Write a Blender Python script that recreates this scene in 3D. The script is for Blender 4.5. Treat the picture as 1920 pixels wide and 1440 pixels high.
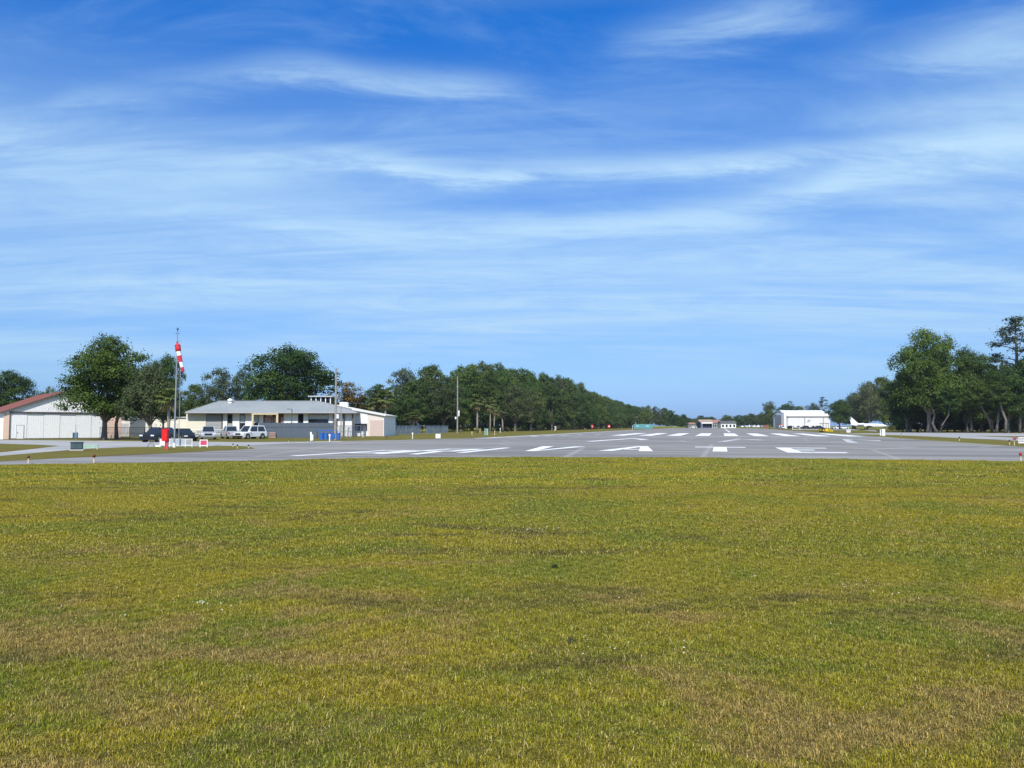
import bpy, math, random
import numpy as np
from mathutils import Vector, Matrix

S = bpy.context.scene
for o in list(bpy.data.objects): bpy.data.objects.remove(o)
COL = S.collection
R = math.radians
# ------------------------------------------------------------------ camera
F, HZ, CH = 1420.0, 798.0, 2.0            # focal length in photo pixels, horizon row, eye height
PITCH = math.atan((HZ - 720) / F)
cam = bpy.data.cameras.new('camera'); camo = bpy.data.objects.new('camera', cam); COL.objects.link(camo)
cam.sensor_width = 36; cam.lens = 36 * F / 1920; cam.clip_start = .1; cam.clip_end = 9000
camo.location = (0, 0, CH); camo.rotation_euler = (R(90) + PITCH, 0, 0)
S.camera = camo
# ------------------------------------------------------------------ sun, sky, exposure
SUN_AZ, SUN_EL = R(185), R(47)            # behind the camera, slightly to its left
sunv = Vector((math.sin(SUN_AZ) * math.cos(SUN_EL), math.cos(SUN_AZ) * math.cos(SUN_EL), math.sin(SUN_EL)))
sl = bpy.data.lights.new('sun', 'SUN'); sl.energy = 4.2; sl.angle = R(.55); sl.color = (1, .955, .88)
so = bpy.data.objects.new('sun', sl); COL.objects.link(so)
so.rotation_euler = sunv.to_track_quat('Z', 'Y').to_euler(); so.location = (0, -40, 60)
S.view_settings.view_transform = 'Standard'; S.view_settings.look = 'None'
S.view_settings.exposure = 0.32; S.view_settings.gamma = 1; S.view_settings.use_curve_mapping = False

def dirpx(px, py):
    x, y = px - 960, 720 - py
    return Vector((x, F * math.cos(PITCH) - y * math.sin(PITCH), F * math.sin(PITCH) + y * math.cos(PITCH)))
def G(px, py, z=0.0):
    d = dirpx(px, py); t = (z - CH) / d.z
    return Vector((d.x * t, d.y * t, z))
def P(px, py, Y):
    d = dirpx(px, py); t = Y / d.y
    return Vector((d.x * t, Y, CH + d.z * t))
def azel(px, py):
    d = dirpx(px, py).normalized(); return math.atan2(d.x, d.y), math.asin(d.z)

class NT:
    def __init__(s, tree): s.t = tree; s.n = tree.nodes; s.l = tree.links
    def put(s, sock, v):
        if hasattr(v, 'is_linked') or isinstance(v, bpy.types.NodeSocket): s.l.new(v, sock)
        elif v is not None: sock.default_value = v
    def node(s, typ, ins={}, **kw):
        n = s.n.new(typ)
        for k, v in kw.items(): setattr(n, k, v)
        for k, v in ins.items(): s.put(n.inputs[k], v)
        return n
    def m(s, op, a, b=None, c=None, clamp=False):
        n = s.n.new('ShaderNodeMath'); n.operation = op; n.use_clamp = clamp
        for i, v in enumerate((a, b, c)):
            if v is not None: s.put(n.inputs[i], v)
        return n.outputs[0]
    def mix(s, f, a, b, mode='MIX'):
        n = s.n.new('ShaderNodeMix'); n.data_type = 'RGBA'; n.blend_type = mode
        s.put(n.inputs[0], f)
        for i, v in ((6, a), (7, b)):
            s.put(n.inputs[i], (*v, 1) if isinstance(v, tuple) and len(v) == 3 else v)
        return n.outputs[2]
    def noise(s, vec, scale, detail=3, rough=.55, dist=0):
        n = s.node('ShaderNodeTexNoise', {'Scale': scale, 'Detail': detail, 'Roughness': rough, 'Distortion': dist})
        if vec is not None: s.put(n.inputs['Vector'], vec)
        return n.outputs[0]
    def ss(s, v, a, b, lo=0., hi=1.):
        n = s.node('ShaderNodeMapRange', {0: v, 1: a, 2: b, 3: lo, 4: hi}); n.interpolation_type = 'SMOOTHSTEP'
        return n.outputs[0]
    def map(s, vec, scale=(1, 1, 1), rot=(0, 0, 0), loc=(0, 0, 0)):
        return s.node('ShaderNodeMapping', {'Vector': vec, 'Scale': scale, 'Rotation': rot, 'Location': loc}).outputs[0]

W = bpy.data.worlds.new('World'); S.world = W; W.use_nodes = True
W.node_tree.nodes.clear(); t = NT(W.node_tree)
sky = t.node('ShaderNodeTexSky', sky_type='NISHITA', sun_disc=False, sun_elevation=SUN_EL, sun_rotation=SUN_AZ,
             altitude=0, air_density=1.0, dust_density=.25, ozone_density=3.2)
gen = t.node('ShaderNodeTexCoord').outputs['Generated']
sep = t.node('ShaderNodeSeparateXYZ', {0: gen}); dx, dy, dz = sep.outputs
el = t.m('ARCSINE', dz); az = t.m('ARCTAN2', dx, dy)
zz = t.m('ADD', t.m('MAXIMUM', dz, 0.0), .10)
pl = t.node('ShaderNodeCombineXYZ', {0: t.m('DIVIDE', dx, zz), 1: t.m('DIVIDE', dy, zz)}).outputs[0]
ramp = t.node('ShaderNodeValToRGB', {0: t.m('DIVIDE', el, .60)}); cr = ramp.color_ramp      # cool the low sky, deepen the high blue
for k_, (q, c_) in enumerate(((0., (.15, .27, .66)), (.10, (.26, .375, .59)), (.30, (.24, .43, .68)), (.85, (.06, .46, .94)))):
    e_ = cr.elements[0] if k_ == 0 else cr.elements.new(q)
    e_.position = q; e_.color = (*c_, 1)
skyc = t.mix(1.0, sky.outputs[0], t.mix(1.0, ramp.outputs[0], (2., 2., 2.), 'MULTIPLY'), 'MULTIPLY')
# cirrus: a soft veil, streaky texture and wisps
n_big = t.noise(t.map(pl, (.22, .5, 1), (0, 0, R(8)), (3.1, .6, 0)), 1.0, 4, .55, .6)
n_str = t.noise(t.map(pl, (.42, 2.1, 1), (0, 0, R(-7)), (1.7, 4.2, 0)), 1.0, 6, .62, 1.1)
n_fin = t.noise(t.map(pl, (1.5, 4.2, 1), (0, 0, R(-14)), (0, 2, 0)), 1.0, 7, .70, .55)
veil = t.m('MULTIPLY', t.ss(el, .01, .11), t.ss(el, .50, .24))
veil = t.m('MULTIPLY', veil, t.ss(n_big, .28, .62, .45, 1.0))
n_w = t.noise(t.map(pl, (1.3, 2.6, 1), (0, 0, R(-30)), (5.3, 1.1, 0)), 1.0, 7, .66, 1.0)
veil = t.m('MULTIPLY', veil, t.ss(n_str, .28, .68, .52, 1.0))
veil = t.m('MULTIPLY', veil, t.ss(n_w, .25, .65, .72, 1.1))
hi = t.m('MULTIPLY', t.ss(el, .24, .38), t.m('MULTIPLY', t.ss(t.m('ADD', t.m('MULTIPLY', n_str, .45), t.m('MULTIPLY', n_w, .55)), .44, .70), t.ss(n_big, .30, .58, .25, 1.0)))
hi = t.m('MULTIPLY', hi, t.ss(n_fin, .28, .70, .35, 1.0))
def streak(pts, wid, amt, lo, hi_):
    aa = [azel(*p) for p in pts]
    a0, a1 = aa[0][0], aa[-1][0]
    fc = t.node('ShaderNodeFloatCurve', {'Value': t.ss(az, a0, a1) if False else t.node('ShaderNodeMapRange', {0: az, 1: a0, 2: a1}).outputs[0]})
    c = fc.mapping.curves[0]
    while len(c.points) < len(aa): c.points.new(.5, .5)
    for q, (a, e) in zip(c.points, aa): q.location = ((a - a0) / (a1 - a0), e)
    fc.mapping.update()
    d = t.m('SUBTRACT', t.m('ADD', el, t.m('MULTIPLY', t.m('SUBTRACT', n_fin, .5), .050)), fc.outputs[0])
    gss = t.m('POWER', 2.718, t.m('MULTIPLY', t.m('POWER', t.m('DIVIDE', d, wid), 2.0), -1.0))
    gss = t.m('MULTIPLY', gss, t.m('MULTIPLY', t.ss(az, a0 - .02, a0 + .22), t.ss(az, a1 + .05, a1 - .12)))
    return t.m('MULTIPLY', gss, t.m('MULTIPLY', t.ss(n_fin, lo - .06, hi_ + .04, .30, 1.0), amt))
st = [streak([(380, 300), (560, 290), (700, 303), (850, 328), (1000, 325), (1360, 306), (1600, 285), (1900, 255), (2100, 240)], .013, .85, .38, .62),
      streak([(-60, 365), (200, 378), (500, 410), (760, 432), (1000, 432), (1250, 412), (1500, 368), (1600, 325), (1900, 290), (2080, 285)], .020, .72, .36, .64),
      streak([(180, 175), (380, 150), (560, 128), (700, 150), (900, 160), (1000, 160)], .018, .62, .40, .66),
      streak([(1450, 215), (1600, 220), (1740, 212), (1900, 190), (2050, 170)], .018, .60, .40, .66),
      streak([(-100, 215), (0, 212), (60, 205), (160, 180), (300, 190)], .011, .55, .40, .66),
      streak([(1080, 110), (1180, 75), (1300, 50), (1420, 30), (1600, 5)], .026, .55, .40, .66),
      streak([(1500, 130), (1700, 110), (1820, 90), (1950, 70), (2100, 60)], .026, .58, .40, .66)]
al = t.m('MULTIPLY', veil, .92)
for s_ in [t.m('MULTIPLY', hi, .70)] + st:
    al = t.m('SUBTRACT', 1.0, t.m('MULTIPLY', t.m('SUBTRACT', 1.0, al), t.m('SUBTRACT', 1.0, s_)))
al = t.m('MULTIPLY', al, t.ss(el, 0.0, .06), None, True)
cloudc = t.mix(t.ss(el, .05, .40), (4.3, 6.5, 9.0), (5.6, 8.0, 9.8))
bg = t.node('ShaderNodeBackground', {'Color': t.mix(al, skyc, cloudc), 'Strength': .085})
t.l.new(bg.outputs[0], t.node('ShaderNodeOutputWorld').inputs[0])

# ------------------------------------------------------------------ materials
MATS = {}
def newmat(name):
    m = bpy.data.materials.new(name); m.use_nodes = True; m.node_tree.nodes.clear(); MATS[name] = m
    return m, NT(m.node_tree)
def finish(nt, col, rough=.7, bump=None, bdist=.02, metal=0., spec=.5, bs=1.0):
    ins = {'Base Color': col, 'Roughness': rough, 'Metallic': metal, 'Specular IOR Level': spec}
    b = nt.node('ShaderNodeBsdfPrincipled', ins)
    if bump is not None:
        bn = nt.node('ShaderNodeBump', {'Height': bump, 'Distance': bdist, 'Strength': bs}); nt.l.new(bn.outputs[0], b.inputs['Normal'])
    nt.l.new(b.outputs[0], nt.node('ShaderNodeOutputMaterial').inputs[0]); return b
def M(name, col, rough=.6, var=.18, scale=3.0, metal=0., spec=.4):
    """painted / weathered surface: base colour with blotches, streaks and slight dirt"""
    if name in MATS: return MATS[name]
    m, n = newmat(name)
    co = n.node('ShaderNodeTexCoord').outputs['Object']
    a = n.noise(co, scale, 5, .6); b = n.noise(n.map(co, (6, 6, .7)), scale * .7, 3, .6)
    f = n.m('MULTIPLY', n.m('ADD', a, b), .5)
    c = n.mix(n.ss(f, .35, .65), tuple(x * (1 - var) for x in col), tuple(min(1, x * (1 + var * .6)) for x in col))
    finish(n, c, rough, a, .004, metal, spec); return m
def pos(n): return n.node('ShaderNodeNewGeometry').outputs['Position']
AX = math.atan((1350 - 960) / F)                   # runway heading, right of the view axis
def UV(v, u, z=0.0):                                # runway frame: v to the right of its axis, u along it
    return Vector((v * math.cos(AX) + u * math.sin(AX), -v * math.sin(AX) + u * math.cos(AX), z))

def grass_color(n, p, blade):
    big = n.noise(n.map(p, (1, .8, 1)), .10, 3, .55); med = n.noise(n.map(p, (.7, 1, 1)), .42, 5, .62, .8); sm = n.noise(p, 1.7, 4, .65, .3); dr = n.noise(n.map(p, (.8, 1.1, 1), loc=(31, 7, 0)), .50, 6, .66, .9)
    dk = n.noise(n.map(p, (.45, 1.1, 1), loc=(11, 57, 0)), .55, 5, .62, .8); fi = n.noise(p, 14, 3, .7)
    c = n.mix(n.ss(big, .35, .65), (.275, .235, .014), (.185, .192, .014))
    c = n.mix(n.m('MULTIPLY', n.ss(med, .45, .62), .80), c, (.118, .168, .012))
    c = n.mix(n.m('MULTIPLY', n.ss(sm, .55, .75), .5), c, (.36, .275, .016))
    # drier, pinkish-tan towards the near corner of the field
    ys = n.node('ShaderNodeSeparateXYZ', {0: p}); near = n.m('ADD', n.ss(ys.outputs[1], 13., 6.0, .0, .07), n.m('MULTIPLY', n.ss(ys.outputs[0], 2., -4., 0., .05), n.ss(ys.outputs[1], 14., 9.)))
    c = n.mix(n.m('MULTIPLY', n.ss(n.m('ADD', dr, near), .555, .69), .62), c, (.30, .195, .090))
    c = n.mix(n.m('MULTIPLY', n.ss(dk, .54, .66), .80), c, (.082, .078, .024))
    if blade:
        rnd = n.node('ShaderNodeAttribute', attribute_name='tint').outputs['Fac']
        c = n.mix(n.ss(rnd, .70, .74, .0, .60), c, (.40, .30, .13))
        c = n.mix(n.ss(rnd, .20, .16, .0, .55), c, (.085, .125, .016))
        c = n.mix(n.ss(rnd, .95, .96, .0, .7), c, (.52, .44, .26))
        c = n.mix(1.0, c, (1.35, 1.33, 1.2), 'MULTIPLY'); br_ = n.m('FRACT', n.m('MULTIPLY', rnd, 17.3)); c = n.mix(1.0, c, n.mix(br_, (.48, .50, .55), (1.50, 1.48, 1.35)), 'MULTIPLY')
    else:
        c = n.mix(n.ss(fi, .3, .7), n.mix(1., c, (.72, .72, .7), 'MULTIPLY'), n.mix(1., c, (1.15, 1.15, 1.1), 'MULTIPLY'))
    return c, fi
m, n = newmat('grass_ground'); p = pos(n); c, fi = grass_color(n, p, False)
h = n.m('ADD', n.m('MULTIPLY', n.noise(p, 30, 3, .7), .6), n.noise(p, 5, 4, .6)); finish(n, c, .95, h, .06, spec=.1)
m, n = newmat('grass_blade'); c, fi = grass_color(n, pos(n), True)
d = n.node('ShaderNodeBsdfPrincipled', {'Base Color': c, 'Roughness': .75, 'Specular IOR Level': .12}); tr = n.node('ShaderNodeBsdfTranslucent', {'Color': c})
mx = n.node('ShaderNodeMixShader', {0: .28, 1: d.outputs[0], 2: tr.outputs[0]}); n.l.new(mx.outputs[0], n.node('ShaderNodeOutputMaterial').inputs[0])
m, n = newmat('thatch_shade'); p = pos(n); c, fi = grass_color(n, p, False); finish(n, n.mix(.62, c, (.085, .068, .030)), .95, n.noise(p, 25, 4, .7), .05, spec=.05)  # grass tone mixed with brown soil, darkened to paint shade between blades
m, n = newmat('verge_grass'); p = pos(n)
c = n.mix(n.ss(n.noise(n.map(p, (.5, .5, 1), (0, 0, AX)), .22, 5, .6, .5), .35, .65), (.150, .118, .030), (.165, .155, .030))
c = n.mix(n.m('MULTIPLY', n.ss(n.noise(p, .16, 3, .6), .52, .7), .7), c, (.15, .095, .045))
c = n.mix(n.ss(n.noise(p, 3, 5, .7), .35, .7, 0, .6), c, (.10, .10, .022)); finish(n, c, .95, n.noise(p, 4, 5, .7), .08, spec=.08)

def asphalt(name, c0, c1, rot):
    m, n = newmat(name); p = n.map(pos(n), rot=(0, 0, rot))          # x = across, y = along
    big = n.noise(n.map(p, (.03, .16, 1)), 1, 5, .6, .8); bl = n.noise(n.map(p, (.05, .5, 1)), 1, 5, .65, .4); fine = n.noise(p, 6, 4, .7)
    c = n.mix(n.ss(big, .35, .65), c0, c1)
    c = n.mix(n.m('MULTIPLY', n.ss(bl, .50, .68), .5), c, tuple(x * .62 for x in c0))
    sp = n.node('ShaderNodeSeparateXYZ', {0: p}); wob = n.m('MULTIPLY', n.m('SUBTRACT', n.noise(n.map(p, (.12, .02, 1)), 1, 3), .5), 5.)
    for uu, wd, f in ((112, 3.0, .62), (99, .7, .40), (135, 2.2, .45), (57.5, .30, .40), (80, .25, .35), (88, .5, .3), (170, 3, .4), (230, 6, .4)):
        dd = n.m('ABSOLUTE', n.m('SUBTRACT', n.m('ADD', sp.outputs[1], wob), float(uu)))
        c = n.mix(n.m('MULTIPLY', n.ss(dd, wd, wd * .3), n.m('MULTIPLY', n.ss(n.noise(n.map(p, (.1, .02, 1), loc=(uu, 0, 0)), 1, 3), .3, .6), f)), c, tuple(x * .38 for x in c0))
    vo = n.node('ShaderNodeTexVoronoi', {'Vector': n.map(p, (.07, .035, 1)), 'Scale': 1.0, 'Randomness': .9}, feature='DISTANCE_TO_EDGE').outputs[0]
    c = n.mix(n.ss(vo, .018, .004, 0, .45), c, tuple(x * 1.32 for x in c1))
    c = n.mix(n.ss(fine, .4, .75, 0, .35), c, tuple(x * .72 for x in c0))
    finish(n, c, .85, fine, .008, spec=.25); return m
asphalt('asphalt', (.180, .170, .160), (.290, .275, .256), AX)
asphalt('pale_asphalt', (.30, .30, .30), (.40, .39, .375), 0)
m, n = newmat('road_paint'); p = n.map(pos(n), rot=(0, 0, AX))
w = n.noise(n.map(p, (1.6, .5, 1)), 1.0, 6, .7); c = n.mix(n.ss(w, .50, .72, 0, .55), (.80, .80, .80), (.38, .38, .39)); finish(n, c, .7, w, .003)
m, n = newmat('worn_paint'); p = n.map(pos(n), rot=(0, 0, AX))
w = n.noise(n.map(p, (.8, .25, 1)), 1.0, 6, .75); c = n.mix(n.ss(w, .40, .62), (.62, .62, .60), (.27, .27, .275)); finish(n, c, .8, w, .003)

def foliage(name, a, b, c3, trans=.22, rm=.62):
    m, n = newmat(name)
    tint = n.node('ShaderNodeAttribute', attribute_name='tint').outputs['Fac']; rnd = n.node('ShaderNodeObjectInfo').outputs['Random']
    c = n.mix(tint, a, b); c = n.mix(n.m('MULTIPLY', n.ss(tint, .80, 1.0), .7), c, c3)
    c = n.mix(n.m('MULTIPLY', n.m('POWER', rnd, 1.6), rm), c, c3); c = n.mix(1.0, c, n.mix(n.m('FRACT', n.m('MULTIPLY', rnd, 7.31)), (.70, .74, .80), (1.22, 1.18, 1.03)), 'MULTIPLY')
    d = n.node('ShaderNodeBsdfPrincipled', {'Base Color': c, 'Roughness': .6, 'Specular IOR Level': .25}); tr = n.node('ShaderNodeBsdfTranslucent', {'Color': c})
    mx = n.node('ShaderNodeMixShader', {0: trans, 1: d.outputs[0], 2: tr.outputs[0]}); n.l.new(mx.outputs[0], n.node('ShaderNodeOutputMaterial').inputs[0]); return m
foliage('oak_leaf', (.012, .038, .007), (.058, .115, .012), (.120, .165, .016), .22, .35)
foliage('wood_leaf', (.018, .052, .012), (.068, .125, .018), (.125, .155, .024))
foliage('moss_leaf', (.028, .055, .014), (.080, .115, .030), (.160, .150, .075), .22, .4)
foliage('wisp_leaf', (.040, .070, .024), (.080, .110, .040), (.155, .135, .065))
foliage('pine_leaf', (.022, .046, .022), (.048, .078, .030), (.070, .085, .035))
foliage('palm_leaf', (.060, .095, .025), (.150, .175, .050), (.260, .190, .095), .15, .05)
foliage('amber_leaf', (.06, .07, .02), (.13, .10, .02), (.20, .11, .025))
foliage('shrub_leaf', (.035, .060, .020), (.08, .10, .03), (.17, .13, .06))
m, n = newmat('bark'); co = n.node('ShaderNodeTexCoord').outputs['Object']; w = n.noise(n.map(co, (5, 5, 1.2)), 1.5, 5, .7)
finish(n, n.mix(n.ss(w, .3, .7), (.085, .068, .055), (.24, .21, .175)), .9, w, .06)
m, n = newmat('palm_bark'); co = n.node('ShaderNodeTexCoord').outputs['Object']; w = n.noise(n.map(co, (3, 3, 6)), 1.5, 4, .7)
finish(n, n.mix(n.ss(w, .3, .7), (.17, .145, .12), (.36, .32, .27)), .9, w, .05)

WHT = M('white_paint', (.80, .80, .79), .5, .05); CREAM = M('cream_paint', (.74, .69, .55), .6, .08); PEACH = M('peach_paint', (.74, .52, .40), .6, .06)
REDR = M('red_roof_metal', (.175, .055, .042), .45, .15, .6); TRIM = M('dark_trim', (.10, .085, .08), .5); GREY = M('grey_paint', (.34, .35, .36), .55, .12)
BLK = M('black_paint', (.012, .012, .016), .25, .2, spec=.6); GAL = M('galvanised_steel', (.42, .44, .46), .38, .15, metal=.6)
DGAL = M('dark_steel', (.10, .11, .12), .5, .2, metal=.4); TYRE = M('rubber', (.018, .018, .019), .85); WOOD = M('pole_wood', (.30, .28, .25), .85, .3)
SHING = None
m, n = newmat('shingle'); co = pos(n)
br = n.node('ShaderNodeTexBrick', {'Vector': n.map(co, (1, 1.05, 1)), 'Color1': (.235, .265, .275, 1), 'Color2': (.29, .315, .325, 1), 'Mortar': (.16, .18, .19, 1), 'Scale': 1.6, 'Mortar Size': .02, 'Brick Width': .6, 'Row Height': .3})
finish(n, n.mix(n.ss(n.noise(co, .25, 5, .65), .35, .7, 0, .5), br.outputs[0], (.33, .35, .35)), .85, br.outputs[1], .02); SHING = m
m, n = newmat('glass_dark'); finish(n, (.012, .014, .018, 1), .06, n.noise(n.node('ShaderNodeTexCoord').outputs['Object'], .8, 2), .01, spec=.6); GLASS = m
m, n = newmat('car_glass'); finish(n, (.015, .022, .032, 1), .05, None, spec=.7); CGL = m
def paint(name, c, metal=.0, rough=.28):
    m, n = newmat(name); co = n.node('ShaderNodeTexCoord').outputs['Object']
    b = finish(n, n.mix(n.ss(n.noise(co, 2.5, 4), .4, .7, 0, .25), c, tuple(x * .8 for x in c)), rough, None, metal=metal)
    b.inputs['Coat Weight'].default_value = .6; b.inputs['Coat Roughness'].default_value = .06; return m
PBLK = paint('car_black', (.010, .012, .022)); PSIL = paint('car_silver', (.40, .43, .47), .0); PWHT = paint('car_white', (.80, .81, .82)); PNAVY = paint('car_navy', (.02, .03, .07))
CHROME = M('chrome', (.6, .6, .6), .2, .05, metal=.9); LAMP = M('lamp_glass', (.75, .76, .78), .15, .05); TAIL = M('tail_lamp', (.35, .01, .01), .2, .1)

# ------------------------------------------------------------------ helpers
def link(o, parent=None):
    COL.objects.link(o)
    if parent: o.parent = parent
    return o
def tag(o, label=None, cat=None, group=None, kind=None):
    for k, v in (('label', label), ('category', cat), ('group', group), ('kind', kind)):
        if v: o[k] = v
    return o
def empty(name, loc=(0, 0, 0), rz=0, label=None, cat=None, group=None, scale=None):
    o = bpy.data.objects.new(name, None); COL.objects.link(o); o.location = loc; o.rotation_euler = (0, 0, rz); o.empty_display_size = .3
    if scale: o.scale = scale
    return tag(o, label, cat, group)
class MB:
    def __init__(s): s.v = []; s.f = []
    def add(s, vs, fs):
        k = len(s.v); s.v += [tuple(v) for v in vs]; s.f += [tuple(i + k for i in f) for f in fs]; return s
    def box(s, c, d, rz=0, bev=0):
        hx, hy, hz = d[0] / 2, d[1] / 2, d[2] / 2; ca, sa = math.cos(rz), math.sin(rz)
        vs = [(c[0] + x * ca - y * sa, c[1] + x * sa + y * ca, c[2] + z) for z in (-hz, hz) for x, y in ((-hx, -hy), (hx, -hy), (hx, hy), (-hx, hy))]
        return s.add(vs, [(3, 2, 1, 0), (4, 5, 6, 7), (0, 1, 5, 4), (1, 2, 6, 5), (2, 3, 7, 6), (3, 0, 4, 7)])
    def tube(s, pts, rad, n=8, caps=True):
        pts = [Vector(p) for p in pts]
        if not hasattr(rad, '__len__'): rad = [rad] * len(pts)
        k = len(s.v)
        for i, p in enumerate(pts):
            d = (pts[min(i + 1, len(pts) - 1)] - pts[max(i - 1, 0)]).normalized()
            a = d.cross(Vector((0, 0, 1)) if abs(d.z) < .9 else Vector((1, 0, 0))).normalized(); b = d.cross(a)
            for j in range(n):
                th = 2 * math.pi * j / n; s.v.append(tuple(p + (a * math.cos(th) + b * math.sin(th)) * rad[i]))
        for i in range(len(pts) - 1):
            for j in range(n): s.f.append((k + i * n + j, k + i * n + (j + 1) % n, k + (i + 1) * n + (j + 1) % n, k + (i + 1) * n + j))
        if caps:
            s.f.append(tuple(k + j for j in range(n))[::-1]); s.f.append(tuple(k + (len(pts) - 1) * n + j for j in range(n)))
        return s
    def prism(s, poly, axis, a, b):
        """poly: 2D outline; axis: 'x','y' or 'z' extruded from a to b"""
        def mk(p, h): return {'x': (h, p[0], p[1]), 'y': (p[0], h, p[1]), 'z': (p[0], p[1], h)}[axis]
        n = len(poly)
        return s.add([mk(p, a) for p in poly] + [mk(p, b) for p in poly], [tuple(range(n))[::-1], tuple(range(n, 2 * n))] + [(i, (i + 1) % n, n + (i + 1) % n, n + i) for i in range(n)])
    def slab(s, poly, t):
        """polygon in 3D thickened along its normal"""
        poly = [Vector(p) for p in poly]; nn = (poly[1] - poly[0]).cross(poly[2] - poly[0]).normalized() * t; n = len(poly)
        return s.add(poly + [p + nn for p in poly], [tuple(range(n))[::-1], tuple(range(n, 2 * n))] + [(i, (i + 1) % n, n + (i + 1) % n, n + i) for i in range(n)])
    def build(s, name, mat, parent=None, smooth=False):
        me = bpy.data.meshes.new(name); me.from_pydata(s.v, [], s.f); me.materials.append(mat if not isinstance(mat, str) else MATS[mat])
        import bmesh
        bm = bmesh.new(); bm.from_mesh(me); bmesh.ops.recalc_face_normals(bm, faces=bm.faces); bm.to_mesh(me); bm.free()
        if smooth:
            for q in me.polygons: q.use_smooth = True
        return link(bpy.data.objects.new(name, me), parent)
def copy_tree(o, parent=None):
    c = o.copy(); COL.objects.link(c); c.parent = parent
    for ch in list(o.children): copy_tree(ch, c)
    return c
def sheet(name, pts, mat, kind='structure', z=0.0, label=None, cat=None, group=None, parent=None):
    me = bpy.data.meshes.new(name); vs = [(p[0], p[1], z) for p in pts]
    import bmesh
    bm = bmesh.new(); f = bm.faces.new([bm.verts.new(v) for v in vs]); bm.normal_update()
    if f.normal.z < 0: f.normal_flip()
    bmesh.ops.triangulate(bm, faces=[f]); bm.to_mesh(me); bm.free(); me.materials.append(MATS[mat])
    return tag(link(bpy.data.objects.new(name, me), parent), label, cat, group, kind)
rng = random.Random(5)

# ------------------------------------------------------------------ ground, pavement, markings
sheet('ground', [(-2500, -300), (2500, -300), (2500, 3500), (-2500, 3500)], 'grass_ground')
near = [(-500, 893), (-200, 880), (0, 871.5), (130, 869.5), (300, 867), (480, 864), (600, 861), (700, 859), (850, 857.4), (1000, 857), (1300, 858), (1500, 860), (1700, 862.2), (1920, 865)]
pv = [G(*q) for q in near]
for i in range(len(pv)):                             # a slightly ragged lip
    pass
edge = []
for a, b in zip(pv[:-1], pv[1:]):
    for k in range(22): q = a.lerp(b, k / 22); edge.append((q.x, q.y + rng.uniform(-.10, .22) + (.25 if rng.random() < .12 else 0)))
edge.append((pv[-1].x, pv[-1].y))
rest = [UV(27.5, 47.5), UV(27.5, 620), UV(-38.5, 620), UV(-38.5, 108)] + [G(*q) for q in [(840, 822.6), (720, 825.6), (560, 828.4), (460, 829), (380, 828.2), (250, 827.2), (180, 826.6), (0, 824.7), (-300, 822.2), (-600, 821)]]
rw = sheet('runway', edge + rest, 'asphalt', z=.004)
# pale concrete road that leaves the runway for the hangars
sheet('access_road', [G(*q) for q in [(-600, 821), (-300, 822.2), (0, 824.7), (180, 826.6), (250, 827.2), (380, 828.2), (460, 829), (560, 828.4), (640, 826.9), (640, 828.4), (560, 830.6), (500, 833.2), (450, 836.2), (420, 836), (380, 837), (300, 838), (240, 838.5), (180, 841), (130, 844), (60, 850), (0, 855), (-100, 864), (-300, 876), (-600, 890)]], 'pale_asphalt', z=.008)
sheet('grass_median', [G(*q) for q in [(478, 841.0), (440, 843.5), (400, 845.5), (300, 851), (200, 855.5), (100, 860), (0, 865.5), (-300, 880), (-330, 877), (-100, 864), (0, 855), (60, 850), (130, 844), (180, 841), (240, 838.5), (300, 838), (380, 837), (420, 836), (450, 836.6), (470, 838.5)]], 'verge_grass', z=.016)
sheet('grass_island', [G(*q) for q in [(-500, 829), (-100, 831), (0, 832), (70, 834), (112, 836.2), (70, 841), (30, 845.5), (0, 848.5), (-100, 858), (-500, 872)]], 'verge_grass', z=.014)
sheet('verge', [G(*q, .010) for q in [(-400, 821.4), (0, 823.6), (180, 825.6), (250, 826.3), (380, 827.4), (460, 828.2), (560, 827.6), (720, 824.9), (840, 822.0)]] + [UV(-39.6, 120), UV(-39, 620), UV(-66, 620), UV(-72, 300), UV(-84, 240)] + [G(*q, .010) for q in [(640, 812), (300, 814), (-400, 816)]], 'verge_grass', z=.010)
sheet('verge', [UV(28.3, 60), UV(28.3, 620), UV(90, 620), UV(150, 330), UV(190, 160), UV(120, 55)], 'verge_grass', z=.006)
sheet('taxi_path', [G(*q) for q in [(1500, 804.6), (1600, 805.0), (1660, 810.6), (1760, 811.3), (1920, 812.6), (2200, 815), (2200, 836), (1920, 827), (1840, 823.4), (1740, 818.4), (1660, 815.2), (1570, 814), (1610, 812.8), (1655, 812.6), (1640, 806.6), (1500, 806)]], 'pale_asphalt', z=.012)
sheet('grass_wedge', [G(*q) for q in [(1830, 817.0), (1920, 818.3), (2200, 822), (2200, 828), (1920, 821.3), (1860, 818.8)]], 'verge_grass', z=.022)

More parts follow.
